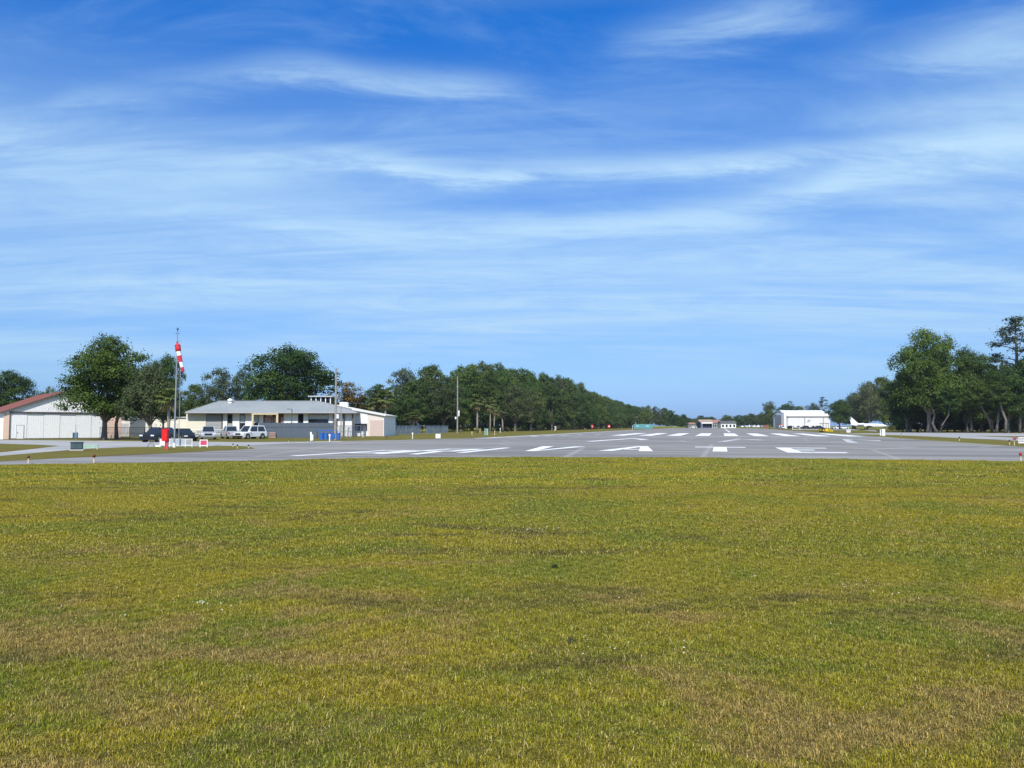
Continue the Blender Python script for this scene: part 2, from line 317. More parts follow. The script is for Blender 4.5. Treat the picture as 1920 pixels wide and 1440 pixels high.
def mark(name, polys, label=None, cat='marking', group=None, mat='road_paint', z=.008):
    mb = MB()
    for poly in polys:
        # subdivide long strokes so that worn edges wander
        mb.add([tuple(UV(v, u, z)) for v, u in poly], [tuple(range(len(poly)))])
    return tag(mb.build(name, mat), label, cat, group)
def letter(ch, v0, u0, w, h, sk=0.0):
    s_ = 1.12 if ch in 'VATE' else .72; x = lambda a, b: (v0 + a + sk * b, u0 + b)
    bar = 1.7 if ch in 'VATE' else .9
    if ch == 'P': L = [[(0, 0), (s_, 0), (s_, h), (0, h)], [(s_, h - bar), (w, h - bar), (w, h), (s_, h)], [(w - .95, h * .46), (w, h * .46), (w, h - bar), (w - .95, h - bar)], [(s_, h * .46), (w - .95, h * .46), (w - .95, h * .46 + bar), (s_, h * .46 + bar)]]
    if ch == 'R': L = [[(0, 0), (s_, 0), (s_, h), (0, h)], [(s_, h - bar), (w, h - bar), (w, h), (s_, h)], [(w - .95, h * .5), (w, h * .5), (w, h - bar), (w - .95, h - bar)], [(s_, h * .5), (w - .95, h * .5), (w - .95, h * .5 + bar), (s_, h * .5 + bar)], [(w - s_, 0), (w, 0), (w * .72, h * .5), (w * .72 - s_, h * .5)]]
    if ch == 'I': L = [[(0, 0), (s_, 0), (s_, h), (0, h)]]
    if ch == 'V': L = [[(0, h), (s_, h), (w / 2 + .2, 2.2), (w / 2 + .35, 0), (w / 2 - .35, 0)], [(w, h), (w - s_, h), (w / 2 + .2, 2.2), (w / 2 + .35, 0)]]
    if ch == 'A': L = [[(0, 0), (s_, 0), (w / 2, h - 2.4), (w / 2, h), (w / 2 - .5, h)], [(w, 0), (w - s_, 0), (w / 2, h - 2.4), (w / 2, h), (w / 2 + .5, h)], [(w * .30, h * .26), (w * .70, h * .26), (w * .64, h * .36), (w * .36, h * .36)]]
    if ch == 'T': L = [[(0, h - bar), (w, h - bar), (w, h), (0, h)], [(w / 2 - .56, 0), (w / 2 + .56, 0), (w / 2 + .56, h - bar), (w / 2 - .56, h - bar)]]
    if ch == 'E': L = [[(0, 0), (s_, 0), (s_, h), (0, h)], [(s_, 0), (w, 0), (w, bar), (s_, bar)], [(s_, h - bar), (w, h - bar), (w, h), (s_, h)], [(s_, h / 2 - .8), (w * .62, h / 2 - .8), (w * .62, h / 2 + .8), (s_, h / 2 + .8)]]
    return [[x(*q) for q in pl_] for pl_ in L]
for ch, v0, u0, w, h, sk in (('P', -27.6, 44.6, 3.2, 12.2, .10), ('R', -23.7, 49.2, 3.4, 12.6, .08), ('I', -18.9, 53.0, 0, 13, .0), ('V', -16.6, 58.0, 4.2, 13.6, 0), ('A', -9.4, 60.2, 4.3, 13.8, 0), ('T', -2.3, 60.9, 4.5, 12.9, 0), ('E', 4.8, 59.8, 4.2, 13.3, 0)):
    mark('painted_letter', letter(ch, v0, u0, w, h, sk), 'white letter %s painted large on the runway' % ch, group='letters painted on the runway')
for k in range(9):
    v = -20.1 + 5.55 * k
    mark('threshold_stripe', [[(v - 1.33, 153), (v + 1.33, 153), (v + 1.33, 202), (v - 1.33, 202)]], 'wide white threshold stripe painted along the runway', group='threshold stripes')
for v in (-13.3, 2.7, 17.5):
    mark('arrowhead_marking', [[(v - 3.2, 95), (v - 2.2, 95), (v + .2, 117), (v, 120), (v - .35, 120)], [(v + 3.3, 112), (v + 2.6, 108), (v + .2, 117), (v, 120)]], 'thin white chevron painted before the threshold stripes', group='chevrons on the runway', mat='road_paint' if v < 0 else 'worn_paint')
mark('edge_line', [[(-36.9, 112), (-35.3, 112), (-35.3, 330), (-36.9, 330)]], 'worn white line along the wooded edge of the runway', mat='worn_paint')
mark('threshold_bar', [[(-21, 146), (25, 146), (25, 147.6), (-21, 147.6)]], 'worn white bar painted across the runway before the stripes', mat='worn_paint')
mark('edge_dashes', [[(v, 133 + 9 * i), (v + 1.0, 133 + 9 * i), (v + 1.0, 140 + 9 * i), (v, 140 + 9 * i)] for i, v in enumerate((-33.5, -32.8, -31.6, -30.0, -27.5))], 'broken white dashes beside the worn edge line', mat='worn_paint')
for k in range(6):
    mark('centre_line', [[(2.3, 240 + 60 * k), (3.1, 240 + 60 * k), (3.1, 276 + 60 * k), (2.3, 276 + 60 * k)]], 'long white centre line dash beyond the threshold stripes', group='centre line dashes')

# ------------------------------------------------------------------ grass blades
def tile(name, size, nb, hgt, wid, seed):
    """a square tile of mown grass: every blade bent, leaning its own way"""
    g = np.random.default_rng(seed); h2 = size / 2 * 1.04
    bx, by = g.uniform(-h2, h2, nb), g.uniform(-h2, h2, nb)
    lump = np.clip(.75 + .5 * np.sin(bx * 9.1 / size + seed) * np.sin(by * 7.3 / size + 2 * seed) + .25 * np.sin(bx * 31 / size) * np.sin(by * 27 / size + seed), .4, 1.5)
    hd = g.uniform(0, 6.283, nb); ln = hgt * g.uniform(.45, 1.2, nb) * lump; le = g.uniform(.2, 1.25, nb) * ln; w = wid * g.uniform(.6, 1.25, nb)
    px_, py_ = -np.sin(hd) * w, np.cos(hd) * w; cx, cy = np.cos(hd) * le, np.sin(hd) * le; tip = ln * g.uniform(.45, 1.0, nb)
    V = np.empty((nb, 5, 3)); z0 = np.full(nb, -.004)
    for i, (x, y, z) in enumerate(((bx - px_, by - py_, z0), (bx + px_, by + py_, z0), (bx + cx * .4 + px_ * .8, by + cy * .4 + py_ * .8, ln * .6), (bx + cx * .4 - px_ * .8, by + cy * .4 - py_ * .8, ln * .6), (bx + cx, by + cy, tip))):
        V[:, i] = np.stack((x, y, z), 1)
    k = np.arange(nb)[:, None] * 5
    me = mesh_np(name, V.reshape(-1, 3), [(k + np.array([[0, 1, 2, 3]]), 4), (k + np.array([[3, 2, 4]]), 3)], MATS['grass_blade'])
    at = me.attributes.new('tint', 'FLOAT', 'POINT'); at.data.foreach_set('value', np.repeat(g.random(nb), 5).astype(np.float32))
    return me
def mesh_np(name, V, groups, mat):
    me = bpy.data.meshes.new(name); me.vertices.add(len(V)); me.vertices.foreach_set('co', V.astype(np.float32).ravel())
    idx = np.concatenate([g_.ravel() for g_, _ in groups]); cnt = np.concatenate([np.full(len(g_), c_) for g_, c_ in groups])
    me.loops.add(len(idx)); me.loops.foreach_set('vertex_index', idx.astype(np.int32))
    me.polygons.add(len(cnt)); me.polygons.foreach_set('loop_start', np.concatenate(([0], np.cumsum(cnt)[:-1])).astype(np.int32))
    me.update(calc_edges=True); me.materials.append(mat); return me
def grass_field(name, size, inside, y0, y1, meshes, label):
    """tiles laid edge to edge, each turned by quarter turns"""
    pts = []; k = .80; ny = int(round((y1 - y0) / size))
    for j in range(ny):
        y = y0 + (j + .5) * size; nx = int((k * y + 1.5) / size) + 1
        for i in range(-nx, nx):
            x = (i + .5) * size
            if inside(x, y): pts.append((x, y, 0.))
    me = bpy.data.meshes.new(name); me.from_pydata(pts, [], [])
    o = link(bpy.data.objects.new(name, me)); tag(o, label, 'grass', None, 'stuff'); me.materials.append(MATS['grass_blade'])
    ng = bpy.data.node_groups.new(name, 'GeometryNodeTree'); ng.is_modifier = True
    ng.interface.new_socket('Geometry', in_out='INPUT', socket_type='NodeSocketGeometry'); ng.interface.new_socket('Geometry', in_out='OUTPUT', socket_type='NodeSocketGeometry')
    N, L = ng.nodes, ng.links
    gi, go = N.new('NodeGroupInput'), N.new('NodeGroupOutput')
    gtI = N.new('GeometryNodeGeometryToInstance')
    for mm in meshes:
        ob = bpy.data.objects.new(name + '_tile', mm)
        oi = N.new('GeometryNodeObjectInfo'); oi.inputs['Object'].default_value = ob; L.new(oi.outputs['Geometry'], gtI.inputs[0])
    ip = N.new('GeometryNodeInstanceOnPoints'); L.new(gi.outputs[0], ip.inputs['Points']); L.new(gtI.outputs[0], ip.inputs['Instance'])
    ip.inputs['Pick Instance'].default_value = True
    rv = N.new('FunctionNodeRandomValue'); rv.data_type = 'INT'; rv.inputs[4].default_value = 0; rv.inputs[5].default_value = 3
    mm_ = N.new('ShaderNodeMath'); mm_.operation = 'MULTIPLY'; mm_.inputs[1].default_value = math.pi / 2; L.new(rv.outputs[2], mm_.inputs[0])
    cx = N.new('ShaderNodeCombineXYZ'); L.new(mm_.outputs[0], cx.inputs[2]); L.new(cx.outputs[0], ip.inputs['Rotation'])
    L.new(ip.outputs[0], go.inputs[0])
    md = o.modifiers.new('scatter', 'NODES'); md.node_group = ng; return o
t_near = [tile('tile_near', .5, 3000, .040, .0019, 1 + k) for k in range(6)]
t_mid = [tile('tile_mid', 1., 3900, .046, .0034, 20 + k) for k in range(5)]
t_far = [tile('tile_far', 2., 3400, .062, .0075, 40 + k) for k in range(4)]
gp = [G(*q) for q in near]
def lim(x):
    for a_, b_ in zip(gp[:-1], gp[1:]):
        if a_.x <= x <= b_.x: return a_.y + (b_.y - a_.y) * (x - a_.x) / (b_.x - a_.x)
    return gp[0].y if x < gp[0].x else gp[-1].y
sheet('field_soil_shade', [(-12, 2.5), (12, 2.5), (24, 26), (-24, 26)], 'thatch_shade', z=.002)  # soil under the near blades; its dark colour also stands for shaded gaps
grass_field('lawn_grass', .5, lambda x, y: True, 3.5, 11.5, t_near, 'short mown grass, green and dry tan, closest stretch of the field')
grass_field('field_grass', 1., lambda x, y: y < lim(x) - .6, 11.5, 25.5, t_mid, 'short mown yellow green grass in the middle of the field')
grass_field('field_edge_grass', 2., lambda x, y: y < lim(x) - 1.05, 25.5, 51.5, t_far, 'mown grass of the field along the runway edge')
grass_field('runway_lip_grass', 1., lambda x, y: lim(x) - 2.3 < y < lim(x) - .28, 25.5, 51.5, t_mid, 'thin line of grass where the field meets the runway')

#__PART2__
# ------------------------------------------------------------------ trees
def leaves(name, C, Nrm, size, tint, mat, asp=.62):
    g = np.random.default_rng(len(C)); n = len(C)
    Nrm = Nrm / (np.linalg.norm(Nrm, axis=1, keepdims=True) + 1e-9)
    tv = np.cross(Nrm, g.normal(size=(n, 3))); tv /= np.linalg.norm(tv, axis=1, keepdims=True) + 1e-9
    bv = np.cross(Nrm, tv); s_ = size[:, None]
    V = np.stack((C - tv * s_, C - bv * s_ * asp + Nrm * s_ * .15, C + tv * s_, C + bv * s_ * asp + Nrm * s_ * .15), 1).reshape(-1, 3)
    k = np.arange(n)[:, None] * 4
    me = mesh_np(name, V, [(k + np.array([[0, 1, 2, 3]]), 4)], MATS[mat])
    at = me.attributes.new('tint', 'FLOAT', 'POINT'); at.data.foreach_set('value', np.repeat(tint, 4).astype(np.float32)); return me
def clumps(g, lobes, per_area, nleaf, cr, flat=.6, shell=.62):
    """leaf centres: clumps spread over the lobes' outer volume, leaves gathered round each clump"""
    C, Nn, T = [], [], []
    for (cx, cy, cz, rx, ry, rz) in lobes:
        k = max(6, int(per_area * (rx * ry + rx * rz + ry * rz) * 4 / 3))
        d = g.normal(size=(k, 3)); d /= np.linalg.norm(d, axis=1, keepdims=True)
        d[:, 2] = np.where(d[:, 2] < -.45, -d[:, 2] * .6, d[:, 2])
        r = shell + (1.05 - shell) * g.random(k) ** .6
        cc = np.array((cx, cy, cz)) + d * r[:, None] * np.array((rx, ry, rz)); tb = g.random(k)
        for j in range(k):
            m_ = int(nleaf * g.uniform(.6, 1.3)); off = g.normal(size=(m_, 3)) * cr * np.array((1, 1, flat)) * g.uniform(.7, 1.3)
            C.append(cc[j] + off); Nn.append(d[j] * .8 + off / cr * .35 + np.array((0, 0, .45)) + g.normal(size=(m_, 3)) * .55)
            T.append(np.clip(tb[j] * .7 + g.random(m_) * .4 - .05, 0, 1))
    return np.concatenate(C), np.concatenate(Nn), np.concatenate(T)
def trunk_mesh(name, h0, r0, ends, seed, mat='bark', lean=(0, 0), n=8):
    r = random.Random(seed); mb = MB(); top = Vector((lean[0], lean[1], h0))
    pts = [Vector((0, 0, -.1)), Vector((lean[0] * .25 + r.uniform(-.1, .1), lean[1] * .25, h0 * .35)), Vector((lean[0] * .6 + r.uniform(-.15, .15), lean[1] * .6, h0 * .7)), top]
    mb.tube(pts, [r0 * 1.35, r0, r0 * .9, r0 * .8], n, False)
    for e in ends:
        e = Vector(e); st_ = top - Vector((0, 0, r.uniform(0, .25) * h0)) if h0 > 0 else top
        md = st_.lerp(e, .5) + Vector((r.uniform(-.4, .4), r.uniform(-.4, .4), r.uniform(.0, .7)))
        q = r0 * r.uniform(.42, .62); mb.tube([st_, st_.lerp(md, .5) + Vector((0, 0, .15)), md, e], [q, q * .8, q * .6, q * .18], 6, False)
    o = mb.build(name, mat, None, True); me = o.data; bpy.data.objects.remove(o); return me
def broad(name, mat, H, Wd, bole, seed, nl=26, per=1.5, leaf=.18, nleaf=30, cr=.5, r0=None, low=.0):
    """spreading hardwood, nominal height H and width Wd; many uneven lobes fill a rounded crown above the bole"""
    r = random.Random(seed); g = np.random.default_rng(seed); lobes = []; hc = H - bole
    for k in range(nl):
        f = (k + r.random()) / nl; zz_ = bole + hc * (.10 + .80 * f); env = (math.sin(math.pi * (.16 + .74 * f)) ** .55)
        s_ = Wd * r.uniform(.10, .185) * (1.08 - .25 * f); a = k * 2.399 + r.uniform(-.5, .5)
        rad = max(0, Wd / 2 * env * r.uniform(.72, 1.08) - s_ * .8) * (1 if r.random() < .8 else .55)
        if f > .93: rad *= .45
        lobes.append((rad * math.cos(a), rad * math.sin(a), zz_ - low * hc * r.random(), s_ * r.uniform(.9, 1.2), s_ * r.uniform(.9, 1.2), s_ * r.uniform(.55, .8)))
    lobes.append((0, 0, bole + hc * .50, Wd * .25, Wd * .25, hc * .30))
    C, Nn, T = clumps(g, lobes, per, nleaf, cr)
    me = leaves(name + '_crown', C, Nn, leaf * g.uniform(.6, 1.25, len(C)), T, mat)
    tm = trunk_mesh(name + '_trunk', bole * 1.25, r0 or H * .026, [(l[0] * .95, l[1] * .95, l[2]) for l in lobes[:-1:2]], seed)
    return dict(crown=me, trunk=tm, H=float(np.percentile(C[:, 2], 99.7)), W=float(np.percentile(np.hypot(C[:, 0], C[:, 1]), 99) * 2), kind='tree')
def pine(name, H, Wd, seed, base=.45, nl=16, leaf=.24):
    r = random.Random(seed); g = np.random.default_rng(seed); lobes = []; ends = []
    for k in range(nl):
        f = (k + r.random() * .7) / nl; z = H * (base + (.95 - base) * f); a = k * 2.399 + r.uniform(-.5, .5); rad = Wd / 2 * (1 - .62 * f) * r.uniform(.5, .95)
        s_ = Wd * r.uniform(.11, .19); lobes.append((rad * math.cos(a), rad * math.sin(a), z, s_, s_, s_ * .5)); ends.append((rad * math.cos(a), rad * math.sin(a), z))
    lobes.append((0, 0, H * .96, Wd * .13, Wd * .13, H * .035))
    C, Nn, T = clumps(g, lobes, 1.6, 26, .42, .55, .3)
    me = leaves(name + '_crown', C, Nn, leaf * g.uniform(.6, 1.2, len(C)), T, 'pine_leaf', .4)
    mb = MB(); mb.tube([(0, 0, -.1), (.15, .1, H * .3), (-.1, .1, H * .65), (0, 0, H * .95)], [H * .016, H * .013, H * .009, H * .003], 8, False)
    for e in ends:
        e = Vector(e); s0 = Vector((0, 0, e.z - Wd * .10)); mb.tube([s0, s0.lerp(e, .5) + Vector((0, 0, .1)), e], [.10, .07, .03], 5, False)
    o = mb.build(name, 'bark', None, True); tm = o.data; bpy.data.objects.remove(o)
    return dict(crown=me, trunk=tm, H=float(np.percentile(C[:, 2], 99.8)), W=float(np.percentile(np.hypot(C[:, 0], C[:, 1]), 99) * 2), kind='tree')
def palm(name, H, seed, nf=34, fl=1.9, lean=0., boots=False):
    r = random.Random(seed); V, Fc, T = [], [], []; hub = Vector((lean, 0, H))
    for k in range(nf):
        dead = k >= nf - 5; a = k * 2.399; e = R(r.uniform(-75, -40)) if dead else R(78 - 112 * (k / (nf - 5)) + r.uniform(-9, 9))
        d = Vector((math.cos(a) * math.cos(e), math.sin(a) * math.cos(e), math.sin(e))); L_ = fl * r.uniform(.42, .6); base = hub + d * .1; c = hub + d * L_ + Vector((0, 0, -.12 * L_))
        sd = d.cross(Vector((0, 0, 1))).normalized(); up = sd.cross(d)
        tn = r.uniform(.93, 1.0) if dead else r.uniform(.05, .62)
        i = len(V); V += [base - sd * .03, base + sd * .03, c + sd * .02, c - sd * .02]; Fc.append((i, i + 1, i + 2, i + 3)); T += [tn] * 4
        nb = 13
        for j in range(nb):
            th = R(-125 + 250 * j / (nb - 1)); ln = fl * r.uniform(.46, .60) * (.72 + .28 * math.cos(th)); dd = d * math.cos(th) + sd * math.sin(th); mid = c + dd * ln * .6 + up * .04; tip = c + dd * ln + Vector((0, 0, -ln * r.uniform(.18, .45)))
            wv = dd.cross(up).normalized() * .12 * fl / 1.9; i = len(V); V += [c, mid + wv, tip, mid - wv]; Fc.append((i, i + 1, i + 2, i + 3)); T += [min(1, tn + r.uniform(-.06, .1))] * 4
    me = bpy.data.meshes.new(name + '_crown'); me.from_pydata([tuple(v) for v in V], [], Fc); me.materials.append(MATS['palm_leaf'])
    at = me.attributes.new('tint', 'FLOAT', 'POINT'); at.data.foreach_set('value', np.array(T, dtype=np.float32))
    mb = MB(); rr = .17 if not boots else .42
    mb.tube([(0, 0, -.1), (lean * .2, 0, H * .3), (lean * .55, 0, H * .65), (lean, 0, H)], [rr * 1.25, rr, rr * .95, rr * 1.05], 9, True)
    if boots:
        for k in range(46):
            a = k * 2.399; z = .5 + (H - .6) * k / 46; d = Vector((math.cos(a), math.sin(a), 0)); q = Vector((lean * z / H, 0, z)) + d * rr * .9
            mb.tube([q, q + d * .16 + Vector((0, 0, .28))], [.08, .04], 4)
    o = mb.build(name, 'palm_bark', None, True); tm = o.data; bpy.data.objects.remove(o)
    zz_ = [v.z for v in V]; return dict(crown=me, trunk=tm, H=max(zz_), W=fl * 2.0, kind='palm')
def plant(proto, name, loc, H, Wd, label, group=None, rz=None, cat='tree', deep=None, trunk=True):
    o = empty(name, loc, rng.uniform(0, 6.28) if rz is None else rz, label, cat, group)
    sx = Wd / proto['W']; o.scale = (sx, deep / proto['W'] if deep else sx, H / proto['H'])
    if trunk: link(bpy.data.objects.new('trunk', proto['trunk']), o)
    link(bpy.data.objects.new('crown', proto['crown']), o); return o
def plant_px(proto, name, x0, x1, top, Y, label, group=None, rz=None, cat='tree', trunk=True):
    """crown spans photo columns x0..x1 and reaches row top at distance Y"""
    c = P((x0 + x1) / 2, 798, Y); H = P(960, top, Y).z; Wd = (x1 - x0) / F * Y
    return plant(proto, name, (c.x, Y, 0), H, Wd, label, group, rz, cat, trunk=trunk)

OAK = [broad('oak%d' % k, 'oak_leaf', 15, 15, 2.4, 11 + k, nl=32, per=1.5, leaf=.175, nleaf=42, cr=.52) for k in range(3)]
WD = [broad('wood%d' % k, 'wood_leaf', 16.5, 14, 1.4, 31 + k, nl=30, per=1.35, leaf=.25, nleaf=24, cr=.5) for k in range(5)]
LOWT = [broad('low%d' % k, 'wood_leaf', 11, 9.5, .5, 51 + k, nl=22, per=1.5, leaf=.23, nleaf=24, cr=.48, low=.10) for k in range(3)]
MOSS = [broad('moss%d' % k, 'moss_leaf', 14, 11, 2.0, 61 + k, nl=28, per=1.5, leaf=.19, nleaf=26, cr=.5) for k in range(3)]
AMB = broad('amber', 'amber_leaf', 12, 9, 2, 71, nl=18, per=1.2, leaf=.22, nleaf=22, cr=.5)
PINE = [pine('pine%d' % k, 22, 9, 81 + k, .42 + .05 * k) for k in range(3)]
PALM = [palm('palm%d' % k, 6.5, 91 + k, lean=(.0, .35, -.5)[k]) for k in range(3)]
BUSH = [broad('bush%d' % k, 'shrub_leaf', 2.0, 2.8, .15, 101 + k, nl=6, per=5, leaf=.16, nleaf=14, cr=.28, r0=.05) for k in range(3)]
def wisp_tree():
    g = np.random.default_rng(7); r = random.Random(7); C, Nn, T, ends = [], [], [], []
    for k in range(210):
        a = r.uniform(0, 6.283); sp = r.random() ** .6; z0 = 2.2 + 1.0 * r.random(); tip = Vector((math.cos(a) * 3.9 * sp, math.sin(a) * 3.9 * sp, 8.9 - 5.6 * sp ** 2.0 + r.uniform(-.8, .5)))
        st_ = Vector((tip.x * .25, tip.y * .25, z0)); m_ = 80; f = .35 + .68 * g.random(m_); base = np.array(st_)[None] * (1 - f[:, None]) + np.array(tip)[None] * f[:, None]
        off = g.normal(size=(m_, 3)) * .19; C.append(base + off); Nn.append(np.array((math.cos(a), math.sin(a), .7))[None] * .7 + g.normal(size=(m_, 3)) * .6); T.append(np.clip(.15 + .62 * (f - .35) * r.uniform(.6, 1.4) + g.random(m_) * .3, 0, 1))
        if k % 7 == 0: ends.append(tuple(st_.lerp(tip, .8)))
    C, Nn, T = np.concatenate(C), np.concatenate(Nn), np.concatenate(T)
    me = leaves('wisp_crown', C, Nn, .16 * g.uniform(.6, 1.3, len(C)), T, 'wisp_leaf', .35)
    return dict(crown=me, trunk=trunk_mesh('wisp_trunk', 2.0, .22, ends, 4), H=9.0, W=7.8, kind='tree')
WISP = wisp_tree()
if True:
    # trees round the hangar and the station
    plant_px(OAK[0], 'oak_tree', 104, 288, 634, 106.5, 'large round oak with a forked trunk in front of the white hangar', rz=.6)
    q = G(219, 824.5); e = empty('young_oak_tree', q, 0, 'thinner dark oak beside the forked trunk of the large oak', 'tree'); MB().tube([(0, 0, -.1), (-.15, 0, 2.2), (.35, .1, 5.2), (.2, 0, 8)], [.28, .22, .17, .08], 8).build('trunk', 'bark', e, True); cr_ = link(bpy.data.objects.new('crown', LOWT[1]['crown']), e); cr_.location = (.2, 0, 5.2); cr_.scale = (.6, .6, .5)
    plant_px(OAK[1], 'oak_tree', 268, 344, 668, 128, 'dark oak rising behind the wispy tree beside the windsock', rz=2.0)
    plant_px(WISP, 'wispy_tree', 220, 342, 682, 103, 'wispy grey green tree with upswept branches in front of the oaks')
    plant_px(PALM[0], 'palm_tree', 285, 347, 727, 97, 'short bright palm beside the windsock, above the black car', cat='palm')
    plant_px(OAK[2], 'oak_tree', -40, 78, 697, 185, 'rounded dark oak showing over the red hangar roof')
    plant_px(LOWT[0], 'small_tree', 70, 112, 726, 190, 'small dark treetop between the hangar roof and the large oak')
    plant_px(WD[0], 'broadleaf_tree', 335, 400, 722, 175, 'low grey green tree over the end of the station roof')
    plant_px(MOSS[0], 'mossy_tree', 372, 446, 691, 172, 'grey mossy tree behind the white roof vent of the station')
    plant_px(MOSS[1], 'mossy_tree', 425, 478, 694, 178, 'sparse mossy tree touching the big oak behind the station')
    plant_px(OAK[1], 'oak_tree', 452, 640, 651, 168, 'biggest oak, a wide dark crown behind the station roof', rz=4.1)
    plant_px(LOWT[1], 'small_tree', 500, 560, 720, 163, 'low dark tree under the big oak behind the station')
    plant_px(AMB, 'amber_tree', 606, 692, 716, 185, 'amber tinged round tree between the big oak and the palms')
    for x0, x1, tp, Y, lb in ((636, 672, 740, 186, 'full palm next to the glazed cupola'), (655, 700, 742, 190, 'palm behind the white metal building, under the amber tree'), (688, 722, 738, 184, 'palm over the low end of the white metal building'), (700, 745, 729, 182, 'palm with a bare pale trunk right beside the white metal building'), (752, 798, 772, 210, 'short palm standing inside the slatted fence')):
        plant_px(rng.choice(PALM), 'palm_tree', x0, x1, tp, Y, lb, cat='palm')
    for k, (x0, x1, tp, Y) in enumerate(((684, 735, 722, 232), (726, 786, 692, 240), (745, 800, 712, 228), (775, 842, 686, 244), (800, 862, 706, 232), (832, 880, 716, 262))):
        plant_px((WD[1], MOSS[0], WD[2], WD[4], MOSS[2], WD[3])[k], 'mossy_tree', x0 - 12, x1 + 12, tp, Y, 'tall grey green tree of the wood behind the slatted fence', 'tall trees behind the slatted fence')
    for k in range(7):
        plant_px(LOWT[k % 3], 'small_tree', 668 + 27 * k, 722 + 27 * k, rng.uniform(752, 768), 238 + 4 * (k % 3), 'low dark tree filling the foot of the wood behind the slatted fence', 'low trees behind the slatted fence')
    for k in range(24):
        px = -60 + 32 * k; plant_px((LOWT + WD)[k % 8], 'belt_tree', px - 34, px + 34, rng.uniform(742, 760), 205 + 6 * (k % 3), 'dark tree in the belt behind the hangar and the station', 'tree belt behind the station')
    # the wood along the runway: two rows parallel to it
    tops = [(846, 702), (868, 690), (905, 684), (945, 686), (985, 685), (1012, 699), (1062, 697), (1085, 715), (1112, 735), (1145, 750), (1170, 757), (1215, 762), (1250, 768), (1285, 780), (1330, 786)]
    def top_at(x):
        for (a, ya), (b_, yb) in zip(tops[:-1], tops[1:]):
            if a <= x <= b_: return ya + (yb - ya) * (x - a) / (b_ - a)
        return tops[0][1] if x < tops[0][0] else tops[-1][1]
    u = 262.0; k = 0
    while u < 760:
        for row, v in ((0, -72), (1, -82), (2, -94)):
            vv = v + rng.uniform(-2.5, 2.5); q = UV(vv, u + rng.uniform(-3, 3) + row * 3); px = 960 + F * q.x / q.y
            tp = top_at(px) + (rng.uniform(18, 46) * 260 / q.y if row == 0 else rng.uniform(0, 16) * 260 / q.y if row == 1 else rng.uniform(-2, 6) * 260 / q.y)
            H = min(27, max(6.5, P(960, tp, q.y).z)); wd = rng.uniform(12.5, 17) * (.9 if row == 0 else 1.05)
            pr = LOWT[k % 3] if row == 0 and k % 2 else MOSS[k % 3] if rng.random() < .16 else WD[(k * 2 + row) % 5]; H *= rng.uniform(.88, 1.06); wd *= rng.uniform(.85, 1.2)
            if row == 2 and k % 3 == 0: plant(PINE[k % 3], 'pine_tree', q, H * 1.03, 8.5, 'tall pine topping the wood beside the runway', 'pines in the wood beside the runway')
            elif row == 0: plant(pr, 'edge_tree', q, H, wd, 'leafy low tree at the front edge of the wood beside the runway', 'front trees of the wood beside the runway')
            else: plant(pr, 'wood_tree', q, H, wd, 'tall green tree in the depth of the wood beside the runway', 'tall trees of the wood beside the runway')
            k += 1
        u += 9.5 if u < 420 else 13
    for (x0, x1, tp, by, w_, lb) in ((876, 914, 738, 811.3, 0, 'palm with a round crown and stout pale trunk at the corner of the wood'), (906, 932, 743, 810.9, 1, 'palm with a hanging dead skirt beside the round palm'), (914, 938, 755, 810.4, 2, 'thin leaning palm next to the skirted palm'), (928, 958, 760, 809.8, 1, 'slanting palm with a ragged crown at the edge of the wood'), (1182, 1202, 774, 803.4, 0, 'far palm above the teal container')):
        q = G((x0 + x1) / 2, by); H = P(960, tp, q.y).z; plant(PALM[w_], 'palm_tree', q, H, (x1 - x0) / F * q.y, lb, None, rng.uniform(0, 6), 'palm')
    for k in range(22):
        u = 225 + 15 * k * (1 + .02 * k); q = UV(-66 + rng.uniform(-3, 3), u); plant(BUSH[k % 3], 'bush', q, rng.uniform(1.0, 2.2), rng.uniform(2.5, 4.5), 'low olive bush along the foot of the wood beside the runway', 'bushes along the wood', cat='bush')
    for k in range(40):
        u = 250 + 9.5 * k; q = UV(-104 + rng.uniform(-4, 4), u); plant(LOWT[k % 3], 'understorey_tree', q, rng.uniform(7, 10), rng.uniform(10, 13), 'low dark tree in the shade inside the wood beside the runway', 'understorey of the wood beside the runway', trunk=False)
    # far end of the runway
    for k in range(17):
        px = 1163 + 8 * k + rng.uniform(-2, 2); Y = rng.uniform(585, 680); plant_px((WD + LOWT + MOSS)[k % 11], 'distant_tree', px - rng.uniform(9, 15), px + rng.uniform(9, 15), top_at(px) + rng.uniform(-3, 7), Y, 'distant dark tree where the wood closes in on the runway end', 'distant trees at the end of the wood', trunk=False)
    for k in range(26):
        px = 1240 + 9.2 * k + rng.uniform(-3, 3); Y = rng.uniform(740, 820); tp = rng.uniform(777, 786) if px < 1400 else rng.uniform(772, 782)
        plant_px((WD + LOWT)[k % 8], 'far_tree', px - 15, px + 15, tp, Y, 'far hazy tree closing the end of the runway', 'trees beyond the end of the runway', trunk=False)
    for x0, x1, tp, Y, pr, lb in ((1424, 1462, 753, 560, LOWT[0], 'rounded bluish tree between the far houses and the white hangar'), (1448, 1498, 758, 580, WD[2], 'dense tree behind the open end of the white hangar'), (1478, 1520, 762, 590, WD[0], 'tree showing over the hangar roof ridge'), (1505, 1545, 756, 590, MOSS[1], 'thin crowned tree over the middle of the hangar roof'), (1530, 1556, 744, 600, PINE[1], 'slim pine standing above the hangar roof'), (1472, 1492, 752, 610, PINE[0], 'small pine tip above the left part of the hangar roof')):
        plant_px(pr, 'tree_behind_hangar' if False else 'broadleaf_tree', x0, x1, tp, Y, lb.replace('left part of the ', ''))
    plant_px(OAK[0], 'oak_tree', 1548, 1600, 750, 385, 'dark oak standing between the white hangar and the white jet')
